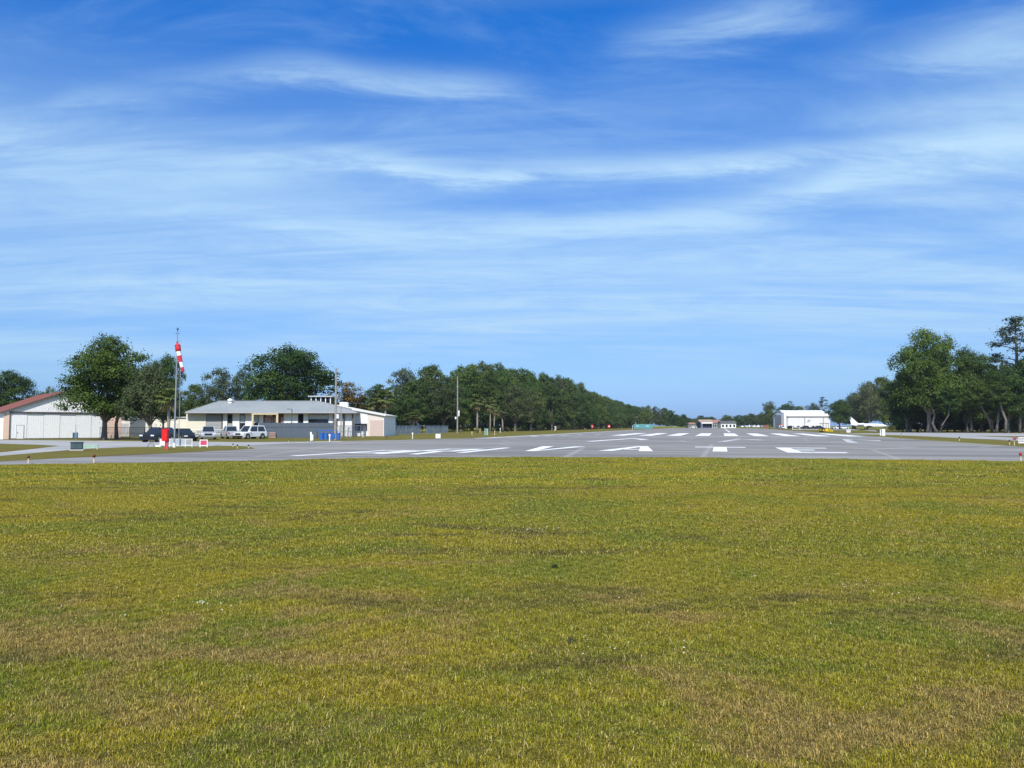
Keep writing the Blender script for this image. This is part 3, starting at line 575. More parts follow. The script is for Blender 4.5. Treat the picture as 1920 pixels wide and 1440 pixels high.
    plant_px(MOSS[0], 'mossy_tree', 1575, 1632, 738, 430, 'open crowned tree behind the tail of the white jet')
    plant_px(MOSS[2], 'mossy_tree', 1600, 1660, 716, 420, 'thin leaved tree over the nose of the white jet')
    plant_px(WD[3], 'broadleaf_tree', 1560, 1640, 752, 460, 'dark green tree behind the white jet')
    for x0, x1, tp, Y, pr, lb in ((1592, 1662, 728, 452, WD[4], 'full green tree rising behind the middle of the white jet'), (1625, 1692, 708, 440, WD[0], 'tall green tree between the jet nose and the shady grove'), (1650, 1720, 712, 300, LOWT[2], 'bushy tree at the back corner of the shady grove')): plant_px(pr, 'broadleaf_tree', x0, x1, tp, Y, lb)
    # the grove on the far side of the runway
    gv = [(1658, 1742, 700, 222, OAK[2], 'shorter oak at the jet end of the shady grove'), (1672, 1812, 622, 214, OAK[0], 'tallest oak of the shady grove, with winding pale trunks'), (1770, 1872, 655, 218, OAK[1], 'broad oak in the middle of the shady grove'), (1835, 1945, 690, 206, OAK[2], 'oak with pale leaning trunks beside the tall pine'), (1900, 2040, 660, 225, OAK[0], 'oak behind the tall pine at the end of the grove'), (1700, 1800, 690, 236, WD[1], 'dark tree in the back of the grove behind the tallest oak'), (1790, 1890, 700, 240, WD[2], 'dark tree in the back of the grove behind the broad oak')]
    for x0, x1, tp, Y, pr, lb in gv: plant_px(pr, 'oak_tree', x0, x1, tp, Y, lb)
    for k, (x0, x1, tp) in enumerate(((1668, 1745, 712), (1725, 1800, 680), (1775, 1850, 676), (1820, 1900, 684), (1870, 1960, 676))):
        plant_px(WD[k], 'grove_tree', x0, x1, tp, 233 + 3 * (k % 2), 'tall dark tree closing the back of the shady grove', 'tall trees at the back of the grove')
    plant_px(PINE[2], 'pine_tree', 1852, 1968, 594, 232, 'tall open pine rising above the shady grove')
    plant_px(PINE[0], 'pine_tree', 1930, 2030, 610, 238, 'second tall pine beyond the pine of the shady grove')
    for k in range(22):
        px = 1692 + 14 * k; plant_px(LOWT[k % 3], 'understorey_tree', px - 34, px + 34, rng.uniform(745, 770), 244 + 7 * (k % 3), 'low dark tree in the shade at the back of the grove', 'low trees at the back of the grove')
    for px, by, hh in ((1903, 811.5, 3.4), (1895, 811, 2.6), (1672, 808, 2.2), (1740, 808.3, 1.8), (1800, 808, 2.4), (1850, 808.5, 2.0)):
        q = G(px, by); plant(BUSH[int(px) % 3], 'bush', q, hh, hh * 1.6, 'leafy bush under the oaks of the shady grove', 'bushes in the shady grove', cat='bush')
    # winding bare stems seen under the grove's crowns
    for px, by, pts in ((1757, 811.5, [(0, 0, -.1), (-1.2, 0, 2.6), (-.4, .2, 5.0), (-1.6, 0, 8.2), (-3.0, 0, 11)]), (1762, 811.8, [(0, 0, -.1), (.9, 0, 2.2), (2.6, .3, 4.8), (3.4, .2, 8.5)]), (1745, 811.3, [(0, 0, -.1), (-.4, 0, 3.4), (-.7, 0, 9.0)]), (1861, 811.8, [(0, 0, -.1), (-.9, 0, 3.8), (-2.6, .3, 7.2), (-3.4, .2, 10)]), (1868, 812, [(0, 0, -.1), (.5, 0, 3.2), (1.3, 0, 8.0)]), (1885, 812.2, [(0, 0, -.1), (.3, 0, 3.4), (-.8, 0, 6.6), (-1.2, 0, 9.8)]), (1912, 812, [(0, 0, -.1), (.2, 0, 4.0), (.1, 0, 9.8)])):
        q = G(px, by); e = empty('grove_tree', q, 0, 'slender winding tree with pale bark and a small crown in the grove', 'tree', 'slender trees of the grove')
        MB().tube(pts, [.40, .30, .24, .17, .10][:len(pts)], 8).build('trunk', 'bark', e, True)
        cr_ = link(bpy.data.objects.new('crown', LOWT[int(px) % 3]['crown']), e); cr_.location = (pts[-1][0], pts[-1][1], pts[-1][2] - 3.2); cr_.scale = (.75, .75, .7)
# ------------------------------------------------------------------ red-roofed hangar
TH = R(42); A = P(5, 824, 109); A.z = 0
hg = empty('hangar', A, TH, 'white gabled hangar with red metal roof and wide sliding doors', 'hangar')
HW, HD, EH, RH = 15.6, 20.0, 3.96, 7.1       # width, depth, eave and ridge heights; local x along the front, y backwards
wl = MB(); wl.prism([(0, 0), (.75, 0), (.75, EH - .12), (HW - 2.1, EH - .12), (HW - 2.1, 0), (HW, 0), (HW, EH), (HW / 2, RH), (0, EH)], 'y', 0, .2)
wl.box((.1, HD / 2 + .1, EH / 2), (.2, HD - .2, EH)); wl.box((HW - .1, HD / 2 + .1, EH / 2), (.2, HD - .2, EH)); wl.prism([(.2, 0), (HW - .2, 0), (HW - .2, EH), (HW / 2, RH - .1), (.2, EH)], 'y', HD - .2, HD)
wl.build('wall', WHT, hg)
rb = MB()
for k in range(51):
    x = .15 + k * .3; zt = EH + (RH - EH) * (1 - abs(x - HW / 2) / (HW / 2)); z0 = EH + .16
    if zt > z0 + .05: rb.box((x, -.006, (z0 + zt) / 2 - .03), (.07, .016, zt - z0))
for k in range(60): rb.box((-.015, .2 + k * .33, EH / 2), (.03, .05, EH - .1))
tag(rb.build('siding_rib', WHT, hg), kind='stuff')
for sg in (-1, 1):
    ex = 0 if sg < 0 else HW; n0 = Vector((ex + sg * .35, -.35, EH - .14)); n1 = Vector((HW / 2, -.35, RH)); 
    mb = MB(); mb.add([n0, n1, n1 + Vector((0, HD + .7, 0)), n0 + Vector((0, HD + .7, 0)), n0 + Vector((0, 0, .12)), n1 + Vector((0, 0, .12)), n1 + Vector((0, HD + .7, .12)), n0 + Vector((0, HD + .7, .12))], [(0, 1, 2, 3), (4, 5, 6, 7), (0, 1, 5, 4), (2, 3, 7, 6), (0, 3, 7, 4)])
    rf = mb.build('roof', REDR, hg)
    sm = MB()
    for k in range(52):
        y = -.33 + k * .4; sm.tube([n0 + Vector((0, y + .35, .13)), n1 + Vector((0, y + .35, .13))], .022, 4)
    tag(sm.build('roof_seam', REDR, rf), kind='stuff')
    MB().box((ex + sg * .42, HD / 2, EH - .10), (.12, HD + .7, .12)).build('gutter', TRIM, rf)
    fz = MB(); fz.add([n0 + Vector((0, -.03, -.1)), n1 + Vector((0, -.03, -.1)), n1 + Vector((0, -.03, .14)), n0 + Vector((0, -.03, .14)), n0 + Vector((0, .0, -.1)), n1 + Vector((0, .0, -.1)), n1 + Vector((0, 0, .14)), n0 + Vector((0, 0, .14))], [(0, 1, 2, 3), (4, 5, 6, 7), (0, 1, 5, 4), (3, 2, 6, 7)]); fz.build('rake_trim', TRIM, rf)
for x in (.36, HW - 1.05): MB().box((x, -.05, EH / 2 - .1), (.70 if x < 1 else 2.0, .08, EH - .3)).build('corner_panel', PEACH, hg)
MB().box((HW / 2 - .65, -.09, EH - .02), (HW - 2.7, .16, .16)).build('door_header', TRIM, hg)
MB().box((HW / 2 - .65, -.05, .05), (HW - 2.8, .10, .09)).build('door_track', TRIM, hg)
MB().box((.77, -.10, EH / 2 - .1), (.09, .05, EH - .3)).build('door_jamb', TRIM, hg)
nlv = 6; lw = (HW - 2.95) / nlv
for k in range(nlv):
    x0 = .83 + k * lw; mb = MB(); mb.box((x0 + lw / 2, .06 + .05 * (k % 2), EH / 2 - .02), (lw - .03, .05, EH - .32))
    dl = mb.build('door_leaf', WHT, hg); rb = MB()
    for j in range(7): rb.box((x0 + .15 + j * (lw - .3) / 6, .031 + .05 * (k % 2), EH / 2 - .02), (.08, .018, EH - .4))
    tag(rb.build('door_rib', WHT, dl), kind='stuff')
    if k == 0:
        wd_ = MB(); wd_.box((x0 + 1.25, .0, 1.05), (.85, .05, 1.95)); w_ = wd_.build('walk_door', WHT, dl)
        fr = MB(); [fr.box(c, d) for c, d in (((x0 + .80, -.012, 1.08), (.05, .05, 2.05)), ((x0 + 1.70, -.012, 1.08), (.05, .05, 2.05)), ((x0 + 1.25, -.012, 2.08), (.95, .05, .05)))]; fr.build('door_frame', GREY, dl)
        MB().box((x0 + .92, -.06, 1.0), (.05, .07, .14)).build('door_handle', TRIM, dl)

# ------------------------------------------------------------------ station building
SY = 141.0
def X(px, Y=SY): return (px - 960) / F * Y / math.cos(PITCH) * (1 / (1 - 0)) if False else P(px, 798, Y).x
def Z(py, Y=SY): return P(960, py, Y).z
st_ = empty('station_building', (X(505), SY, 0), 0, 'long low cream station with a grey hipped shingle roof', 'building')
ox = X(505); zE = Z(774.6, SY - 1.1) + .1; D_ = 8.5
def wbox(x0, x1, z0, z1, y0=0., th=.16): return MB().box(((x0 + x1) / 2 - ox, y0 + th / 2, (z0 + z1) / 2), (x1 - x0, th, z1 - z0))
xl, xr = X(349), X(662)
MB().box(((xl + xr) / 2 - ox, D_ / 2 + .5, zE / 2), (xr - xl - .1, D_ - .7, zE - .1)).build('core_wall', WHT, st_)
for p0, p1, mt, nm in ((349, 386, CREAM, 'wall_panel'), (418, 426, WHT, 'wall_panel'), (436, 449, WHT, 'wall_panel'), (460, 473, WHT, 'wall_panel'), (485, 493.5, WHT, 'wall_panel'), (532, 558.5, WHT, 'wall_panel'), (569, 578, WHT, 'wall_panel'), (616, 624.5, WHT, 'wall_panel'), (633, 643, WHT, 'wall_panel'), (647, 661, WHT, 'wall_panel')):
    wbox(X(p0), X(p1), 0, zE - .05, -.06).build(nm, mt, st_)
gd = wbox(X(386.3), X(417), 0, Z(777.5), .02, .08).build('garage_door', GREY, st_)
for k in range(6): wbox(X(387), X(416.4), .08 + k * (Z(777.5) / 6), (k + 1) * Z(777.5) / 6 - .06, -.02, .05).build('door_slat', GREY, gd)
MB().box((X(416.8) - ox, -.08, zE / 2), (.22, .12, zE - .2)).build('jamb', TRIM, st_)
def win(p0, p1, r0, r1, split=None, shade=False):
    w_ = wbox(X(p0), X(p1), Z(r1), Z(r0), .08, .1).build('window', TRIM, st_)
    a, b_ = X(p0) + .07, X(p1) - .07; t0, t1 = Z(r1) + .07, Z(r0) - .07
    if split: ts = Z(split); wbox(a, b_, t0, ts - .05, .05, .02).build('pane', GLASS if shade else GREY, w_); wbox(a, b_, ts + .05, t1, .05, .02).build('blind' if shade else 'pane', M('pale_blind', (.52, .56, .60), .7) if shade else GLASS, w_)
    else: wbox(a, b_, t0, t1, .05, .02).build('pane', GLASS, w_)
win(426.3, 435.5, 777.5, 804, 793.5); win(449.5, 459.5, 777.5, 806, 793.2, True); win(474, 484, 777.5, 806, 793.2, True); win(559, 568.5, 776.8, 804); win(578.5, 615.5, 776.3, 800, 786.2, True)
ent = wbox(X(494), X(531.5), 0, Z(776.5), .12, .1).build('entrance', M('brick_red', (.20, .075, .06), .8, .2), st_)
for a, b_ in ((496, 508), (509, 511), (513, 521), (526, 531)): wbox(X(a), X(b_), .1, Z(782.5), .06, .03).build('door_glass', M('pink_glass', (.42, .30, .28), .3), ent)
wbox(X(500), X(511), Z(780.6), Z(778.4), -.35, .3).build('porch_lamp', M('lamp_diffuser', (.85, .80, .72), .4), ent)
TAN = M('tan_paint', (.62, .53, .34), .6, .08)
for px in (478.5, 524): wbox(X(px) - .17, X(px) + .17, 0, Z(777.6), -1.5, .34).build('porch_post', TAN, st_)
wbox(X(476.5), X(526), Z(777.6), Z(775.2), -1.55, .44).build('porch_beam', TAN, st_)
for px in (627.5, 631.5, 645, 662.3): wbox(X(px) - .14, X(px) + .14, 0, zE - .1, -.5, .2).build('dark_post', TRIM, st_)
# hipped roof
ov = 1.15; e0, e1 = X(347, SY - ov) - ox, X(668, SY - ov) - ox; yb = D_ + ov; ym = D_ / 2; zr = Z(753.2, SY + ym); r0_, r1_ = X(410, SY + ym) - ox, X(595, SY + ym) - ox
c = [Vector((e0, -ov, zE)), Vector((e1, -ov, zE)), Vector((e1, yb, zE)), Vector((e0, yb, zE)), Vector((r0_, ym, zr)), Vector((r1_, ym, zr))]
for f in ((0, 1, 5, 4), (1, 2, 5), (2, 3, 4, 5), (3, 0, 4)): MB().slab([c[i] for i in f], .10).build('roof', SHING, st_)
for a, b_ in ((0, 4), (1, 5), (4, 5), (2, 5), (3, 4)): MB().tube([c[a] + Vector((0, 0, .12)), c[b_] + Vector((0, 0, .12))], .09, 6).build('hip_cap', SHING, st_)
fs = MB(); fs.box(((e0 + e1) / 2, -ov - .04, zE - .02), (e1 - e0 + .1, .08, .22)); fs.box((e1 + .04, (yb - ov) / 2, zE - .02), (.08, yb + ov, .22)); fs.box((e0 - .04, (yb - ov) / 2, zE - .02), (.08, yb + ov, .22)); fs.build('fascia', M('fascia_grey', (.42, .43, .44), .5, .1), st_)
MB().box(((e0 + e1) / 2, -ov - .13, zE - .14), (e1 - e0, .11, .13)).build('gutter', TRIM, st_)
MB().box(((e0 + e1) / 2, yb / 2 - ov / 2, zE - .12), (e1 - e0 - .1, yb + ov - .1, .05)).build('soffit', M('soffit_paint', (.45, .44, .42), .7), st_)
vt = Vector((X(430, SY + 3) - ox, 3.2, 0)); zb = zE + (zr - zE) * (3.2 + ov) / (ym + ov)
mb = MB(); mb.tube([(vt.x, vt.y, zb - .1), (vt.x, vt.y, zb + .45)], .42, 10); mb.tube([(vt.x, vt.y, zb + .45), (vt.x, vt.y, zb + .75), (vt.x, vt.y, zb + 1.0)], [.50, .55, .12], 10); mb.build('roof_vent', WHT, st_, True)
# glazed cupola behind the ridge
CY = SY + 9.0; cx0, cx1 = X(583, CY), X(619, CY)
cu = empty('cupola', ((cx0 + cx1) / 2, CY, 0), 0, 'flat roofed glazed lookout cupola rising behind the station roof', 'tower')
cw = cx1 - cx0; zb, zt = 0, Z(744, CY)
MB().box((0, 1.9, (zt - 2.6) / 2), (cw, cw * .95, zt - 2.6)).build('base_wall', CREAM, cu)
MB().box((0, 1.9, zt + .09), (cw + 1.1, cw * .95 + 1.1, .20)).build('roof_slab', M('pale_grey', (.50, .52, .54), .6), cu)
for k in range(4):
    x = -cw / 2 + cw * (k + .5) / 4; MB().box((x, 0, zt - 1.35), (cw / 4 - .16, .06, 2.4)).build('pane', GLASS, cu)
for k in range(5): MB().box((-cw / 2 + cw * k / 4, -.02, zt - 1.3), (.17, .18, 2.6)).build('mullion', WHT, cu)
for sgn in (-1, 1):
    MB().box((sgn * cw / 2, 1.9, zt - 1.35), (.06, cw * .8, 2.4)).build('pane', GLASS, cu)
# white metal building beside the station
WY = 143.0
wm = empty('metal_building', (X(690, WY), WY, 0), 0, 'white metal building with a roof sloping down away from the station', 'building')
wx = X(690, WY); xa, xb, xc = X(663.5, WY) - wx, X(689, WY) - wx, X(720, WY) - wx; za, zc = Z(769.2, WY), Z(780, WY); zm = za + (zc - za) * (xb - xa) / (xc - xa)
MB().prism([(xa, 0), (xb, 0), (xb, zm), (xa, za)], 'y', 0, .25).build('wall', WHT, wm)
MB().prism([(xb, 0), (xc, 0), (xc, zc), (xb, zm)], 'y', .02, .25).build('wall', M('warm_white', (.66, .60, .54), .6, .06), wm)
MB().box((xc - .12, 7, zc / 2), (.24, 13.5, zc)).build('wall', WHT, wm); MB().box(((xa + xc) / 2, 13.9, zc / 2), (xc - xa, .24, zc)).build('wall', WHT, wm)
sl_ = (zc - za) / (xc - xa); xe = X(632, WY + 10) - wx; MB().prism([(xe, za + .05 + sl_ * (xe - xa)), (xa - .3, za + .05), (xa - .3, za + .26), (xe, za + .26 + sl_ * (xe - xa))], 'y', 9.0, 14.3).build('roof', M('cream_metal', (.76, .73, .64), .45, .06), wm); MB().prism([(xe + .3, 0), (xa - .3, 0), (xa - .3, za), (xe + .3, za + sl_ * (xe - xa))], 'y', 9.3, 9.6).build('wall', WHT, wm)
rl = MB(); rl.prism([(xa - .3, za + .05), (xc + .35, zc - .02), (xc + .35, zc + .16), (xa - .3, za + .26)], 'y', -.35, 14.3); rl.build('roof', M('cream_metal', (.76, .73, .64), .45, .06), wm)
dr = MB().box(((xb + xc) / 2 + .15, -.02, zc * .40), (xc - xb - .7, .06, zc * .80)).build('roll_door', M('blush_door', (.56, .44, .38), .6, .08), wm)
for k in range(8): MB().box(((xb + xc) / 2 + .15, -.055, .25 + k * zc * .098), (xc - xb - .8, .02, zc * .085)).build('door_slat', MATS['blush_door'], dr)
w_ = MB().box((X(675, WY) - wx, -.02, (Z(794.5, WY) + Z(808, WY)) / 2), (X(688, WY) - X(661, WY), .08, Z(794.5, WY) - Z(808, WY))).build('window', TRIM, wm)
for a, b_ in ((661.6, 668), (668.6, 687.4)): MB().box(((X(a, WY) + X(b_, WY)) / 2 - wx, -.07, (Z(795, WY) + Z(807.5, WY)) / 2), (X(b_, WY) - X(a, WY), .03, Z(795, WY) - Z(807.5, WY))).build('pane', GLASS, w_)
rb = MB()
for k in range(24): x = xa + .2 + k * (xb - xa - .3) / 23; zt = za + (zm - za) * (x - xa) / (xb - xa); rb.box((x, -.025, (zt + Z(794, WY)) / 2), (.06, .05, zt - Z(794, WY) - .1))
tag(rb.build('siding_rib', WHT, wm), kind='stuff')
MB().box((X(645, WY + 11) - wx, 11, za + .15 + sl_ * (X(645, WY + 11) - wx - xa) + .3), (1.6, 1.4, 1.1)).build('roof_unit', WHT, wm)
# cream storage sheds behind the trees
sb = empty('storage_shed', (X(290, 152), 152, 0), 0, 'low cream shed behind the palms and the black cars', 'shed'); x0, x1 = X(240, 152) - X(290, 152), X(349, 152) - X(290, 152); zh = Z(783, 152)
MB().box(((x0 + x1) / 2, 4, zh / 2), (x1 - x0, 8, zh)).build('wall', CREAM, sb); MB().box(((x0 + x1) / 2, 4, zh + .08), (x1 - x0 + .5, 8.6, .18)).build('roof', M('pale_grey', (.5, .52, .54)), sb)
for a, b_ in ((275, 294), (330, 334)): MB().box(((X(a, 152) + X(b_, 152)) / 2 - X(290, 152), -.03, 1.25), (X(b_, 152) - X(a, 152), .06, 2.5)).build('door', M('light_door', (.62, .60, .54), .6), sb)
MB().box((X(352, 140) - X(290, 152), -3.0, zE / 2), (.0 + .18, .18, zE)).build('corner_post', TRIM, sb)
sb2 = empty('block_shed', (X(222, 140), 140, 0), 0, 'small white shed with a slanted shade between hangar and wispy tree', 'shed'); w2 = X(243, 140) - X(200, 140)
MB().prism([(-w2 / 2, 0), (w2 / 2, 0), (w2 / 2, 3.1), (-w2 / 2, 3.5)], 'y', 0, 6).build('wall', M('warm_white', (.66, .60, .54)), sb2); MB().prism([(-w2 / 2 - .2, 3.52), (w2 / 2 + .2, 3.1), (w2 / 2 + .2, 3.24), (-w2 / 2 - .2, 3.66)], 'y', -.3, 6.3).build('roof', GREY, sb2)
MB().box((w2 * .22, -.03, 1.2), (w2 * .45, .06, 2.4)).build('roll_door', M('grey_door', (.42, .40, .39), .6), sb2)

# ------------------------------------------------------------------ fences
BLUEG = M('slate_board', (.095, .120, .150), .75, .15, spec=.2); SLAT = M('blue_slat', (.30, .35, .40), .7, .25, spec=.2)
def run(p, q, step):
    d = q - p; L_ = d.length; k = int(L_ / step); return [p + d * ((i + .5) / k) for i in range(k)], d.normalized(), L_
a, b_ = P(486, 798, 123), P(628.5, 798, 123); a.z = b_.z = 0
fe = empty('board_fence', a, 0, 'tall slate grey board fence in front of the station', 'fence'); pts, d, L_ = run(a, b_, .27); hb = 2.42
proto_b = MB().box((0, 0, hb / 2 + .03), (.268, .028, hb)).build('board', BLUEG, fe); proto_b.location = pts[0] - a
for i, q in enumerate(pts[1:]):
    o = proto_b.copy(); COL.objects.link(o); o.parent = fe; o.location = q - a + Vector((0, -.018 * (i % 2), rng.uniform(-.03, .02)))
for z in (.5, 1.65): MB().box((L_ / 2, .05, z), (L_, .05, .09)).build('rail', BLUEG, fe)
MB().box((L_ / 2, -.05, 1.78), (L_, .035, .05)).build('cable_rail', DGAL, fe)
for k in range(8): MB().box((L_ * k / 7, .08, 1.2), (.1, .1, 2.4)).build('post', BLUEG, fe)
a, b_ = P(676, 798, 140), P(840, 798, 206); a.z = b_.z = 0
fe = empty('slatted_fence', a, 0, 'pale blue slatted chain link fence running towards the wood', 'fence'); pts, d, L_ = run(a, b_, .28); an = math.atan2(d.y, d.x)
proto_b = MB().box((0, 0, .98), (.20, .02, 1.86)).build('slat', SLAT, fe); proto_b.location = pts[0] - a; proto_b.rotation_euler.z = an
for i, q in enumerate(pts[1:]):
    if rng.random() < .13 or .60 < i / len(pts) < .66: continue
    o = proto_b.copy(); COL.objects.link(o); o.parent = fe; o.location = q - a; o.rotation_euler = (0, rng.uniform(-.03, .03), an + rng.uniform(-.1, .1))
for z in (.08, 1.95): MB().tube([Vector((0, 0, z)), d * L_ + Vector((0, 0, z))], .03, 6).build('rail', GAL, fe)
for k in range(15): MB().tube([d * (L_ * k / 14), d * (L_ * k / 14) + Vector((0, 0, 2.08))], .04, 6).build('post', GAL, fe)
def chain_fence(p, q, h, label, name='chain_link_fence', mat=None):
    mat = mat or DGAL; f = empty(name, p, 0, label, 'fence'); d = (q - p); L_ = d.length; d.normalize()
    for z in (h, h * .52): MB().tube([Vector((0, 0, z)), d * L_ + Vector((0, 0, z))], .028, 6).build('rail', mat, f)
    n_ = int(L_ / 2.6)
    for k in range(n_ + 1): MB().tube([d * (L_ * k / n_), d * (L_ * k / n_) + Vector((0, 0, h + .06))], .036, 6).build('post', mat, f)
    w_ = MB(); s_ = 0.
    while s_ < L_ - h * .9:
        for sg in (0, 1):
            z0, z1 = (0.05, h) if sg == 0 else (h, .05); w_.tube([d * s_ + Vector((0, 0, z0)), d * (s_ + h * .9) + Vector((0, 0, z1))], .005, 3, False)
        s_ += .16
    tag(w_.build('wire_mesh', mat, f), kind='stuff')
a, b_ = P(628.5, 798, 123), P(676, 798, 139); a.z = b_.z = 0; chain_fence(a, b_, 2.0, 'open chain link fence between the board fence and the metal building', mat=GAL)
a, b_ = P(188, 798, 112), P(300, 798, 108); a.z = b_.z = 0; chain_fence(a, b_, 1.75, 'dark chain link fence in front of the oak trunks and sheds')
a, b_ = P(345, 798, 118), P(486, 798, 121); a.z = b_.z = 0; chain_fence(a, b_, 1.35, 'low chain link fence behind the parked pickups', mat=GAL)

# ------------------------------------------------------------------ vehicles: local x forwards, y left, z up
def vehicle(name, label, loc, rz, pt, L_=5.4, wd=1.95, H=1.85, kind='pickup', group='vehicles parked by the station'):
    v = empty(name, loc, rz, label, 'car' if kind in ('sedan', 'suv') else 'pickup', group); w = wd / 2; g0 = .28; hb = {'pickup': 1.08, 'suv': 1.02, 'sedan': .90}[kind]; hx = L_ / 2
    hood = hx - {'pickup': 1.35, 'suv': 1.2, 'sedan': 1.25}[kind]
    prof = [(-hx + .05, g0 + .1), (-hx, .62), (-hx + .02, hb - .04), (-hx + .08, hb), (hood, hb), (hx - .25, hb - .10), (hx - .04, hb - .26), (hx, .58), (hx - .06, g0)]
    mb = MB(); n_ = len(prof); cx_, cz_ = 0, .65
    secs = [(-w, .955), (-w + .07, 1.), (w - .07, 1.), (w, .955)]; vs = []
    for y, s_ in secs: vs += [(x * (s_ * .5 + .5), y, cz_ + (z - cz_) * s_) for x, z in prof]
    fs_ = [tuple(range(n_)), tuple(range(3 * n_, 4 * n_))] + [(i * n_ + j, i * n_ + (j + 1) % n_, (i + 1) * n_ + (j + 1) % n_, (i + 1) * n_ + j) for i in range(3) for j in range(n_)]
    mb.add(vs, fs_); body = mb.build('body', pt, v)
    # cabin: base and roof x stations
    cb = {'pickup': (-.55, hood + .10, -.42, hood - .85), 'suv': (-hx + .12, hood + .15, -hx + .5, hood - .65), 'sedan': (-hx + .75, hood + .2, -hx + 1.35, hood - .75)}[kind]
    b0, b1, t0, t1 = cb; wb, wt = w - .07, w - .27; zb, zt = hb - .02, H
    q = [Vector((x, y, z)) for (x, y, z) in ((b0, -wb, zb), (b1, -wb, zb), (b1, wb, zb), (b0, wb, zb), (t0, -wt, zt), (t1, -wt, zt), (t1, wt, zt), (t0, wt, zt))]
    cab = MB().add(q, [(0, 3, 2, 1), (4, 5, 6, 7), (0, 1, 5, 4), (1, 2, 6, 5), (2, 3, 7, 6), (3, 0, 4, 7)]).build('cabin', pt, v)
    def glass(i, j, k, l, u0, u1, v0, v1, nm):
        P_ = lambda u, vv: (q[i].lerp(q[j], u)).lerp(q[l].lerp(q[k], u), vv)
        pl_ = [P_(u0, v0), P_(u1, v0), P_(u1, v1), P_(u0, v1)]; nn = (pl_[1] - pl_[0]).cross(pl_[2] - pl_[0]).normalized(); cen = sum(q, Vector()) / 8
        if nn.dot(pl_[0] - cen) < 0: nn = -nn
        MB().add([x + nn * .008 for x in pl_], [(0, 1, 2, 3)]).build(nm, CGL, cab)
    for (i, j, k, l) in ((0, 1, 5, 4), (3, 2, 6, 7)):
        glass(i, j, k, l, .05, .47, .10, .88, 'side_window'); glass(i, j, k, l, .51, .93, .10, .88, 'side_window')
    glass(1, 2, 6, 5, .06, .94, .06, .93, 'windscreen'); glass(0, 3, 7, 4, .08, .92, .12, .88, 'rear_window')
    if kind == 'pickup':
        MB().box((-hx / 2 - .32, 0, hb + .005), (hx - .75, wd - .34, .02)).build('bed_liner', BLK, v)
        for y in (-1, 1): MB().box((-hx / 2 - .30, y * (w - .11), hb + .05), (hx - .68, .12, .10)).build('bed_rail', pt, v)
        MB().box((-hx + .09, 0, hb + .05), (.08, wd - .12, .10)).build('tailgate_cap', pt, v)
    for x in (-hx + 1.0, hx - 1.0):
        for y in (-1, 1):
            MB().tube([(x, y * (w - .30), .40), (x, y * (w + .006), .40)], .47, 18).build('wheel_arch', BLK, v)
            wh = MB().tube([(x, y * (w - .24), .36), (x, y * (w + .02), .36)], .36, 18).build('wheel', TYRE, v)
            MB().tube([(x, y * (w + .012), .36), (x, y * (w + .03), .36)], .23, 12).build('rim', CHROME, wh)
    for y in (-1, 1):
        MB().box((hx - .03, y * (w - .26), .80 if kind != 'sedan' else .66), (.12, .40, .15)).build('headlight', LAMP, v); MB().box((-hx + .03, y * (w - .14), .86 if kind != 'sedan' else .72), (.10, .18, .26)).build('tail_light', TAIL, v)
        MB().box((b1 - .35, y * (w + .09), hb + .10), (.12, .20, .16)).build('mirror', pt, v)
    MB().box((hx + .012, 0, .76 if kind != 'sedan' else .60), (.06, wd * .50, .24)).build('grille', BLK, v); MB().box((hx - .02, 0, .44), (.14, wd * .94, .16)).build('bumper', CHROME if kind == 'pickup' else BLK, v); MB().box((-hx + .02, 0, .46), (.14, wd * .92, .16)).build('bumper', CHROME if kind == 'pickup' else BLK, v)
    return v
def onground(px, Y): q = P(px, 798, Y); q.z = .012; return q
vehicle('dark_car', 'black sport utility car end-on beside the red box', onground(297, 93.5), R(-97), PBLK, 4.7, 1.95, 1.75, 'suv')
vehicle('dark_car', 'black saloon car side-on behind the windsock pole', onground(343, 99), R(-42), PBLK, 5.0, 1.9, 1.62, 'sedan')
vehicle('pickup_truck', 'silver pickup with its grille turned to the runway beside the black saloon', onground(391, 110), R(-68), PSIL, 5.5, 2.0, 1.92)
vehicle('pickup_truck', 'silver pickup with its tailgate towards the white jeep', onground(433, 115), R(122), PSIL, 5.7, 2.0, 1.95)
vehicle('jeep', 'white off-roader parked against the end of the board fence', onground(470, 114), R(243), PWHT, 4.9, 2.0, 2.0, 'suv')

# ------------------------------------------------------------------ windsock mast and things near it
wy = 69.0; wb = G(326.5, 839.2); ws = empty('windsock_mast', wb, 0, 'tall thin steel mast with a lamp carrying the windsock', 'mast'); top = P(328, 613, wb.y).z
MB().tube([(0, 0, 0), (.03, 0, top * .5), (.06, 0, top - .5)], [.075, .06, .045], 10).build('pole', GAL, ws); MB().tube([(0, 0, 0), (0, 0, .42)], .13, 10).build('base_sleeve', WHT, ws)
MB().tube([(.06, 0, top - .5), (.06, 0, top - .28)], .035, 8).build('neck', DGAL, ws); MB().tube([(.06, 0, top - .28), (.06, 0, top - .18), (.06, 0, top - .05)], [.05, .10, .05], 10).build('beacon', BLK, ws)
MB().tube([(-.12, 0, top - .62), (.26, 0, top - .58)], .022, 6).build('cross_arm', BLK, ws); MB().tube([(.05, 0, top - 1.33), (.42, 0, top - 1.30)], .016, 6).build('swivel_arm', DGAL, ws); MB().tube([(.05, 0, top - 1.55), (.05, 0, top - 1.35)], .07, 8).build('swivel', DGAL, ws)
sk = empty('windsock', wb + Vector((.06, -.08, top - 1.72)), 0, 'limp red and white striped windsock hanging from the mast', 'windsock')
RED = M('windsock_red', (.62, .03, .045), .7, .12); SW = M('windsock_white', (.82, .82, .80), .7, .05)
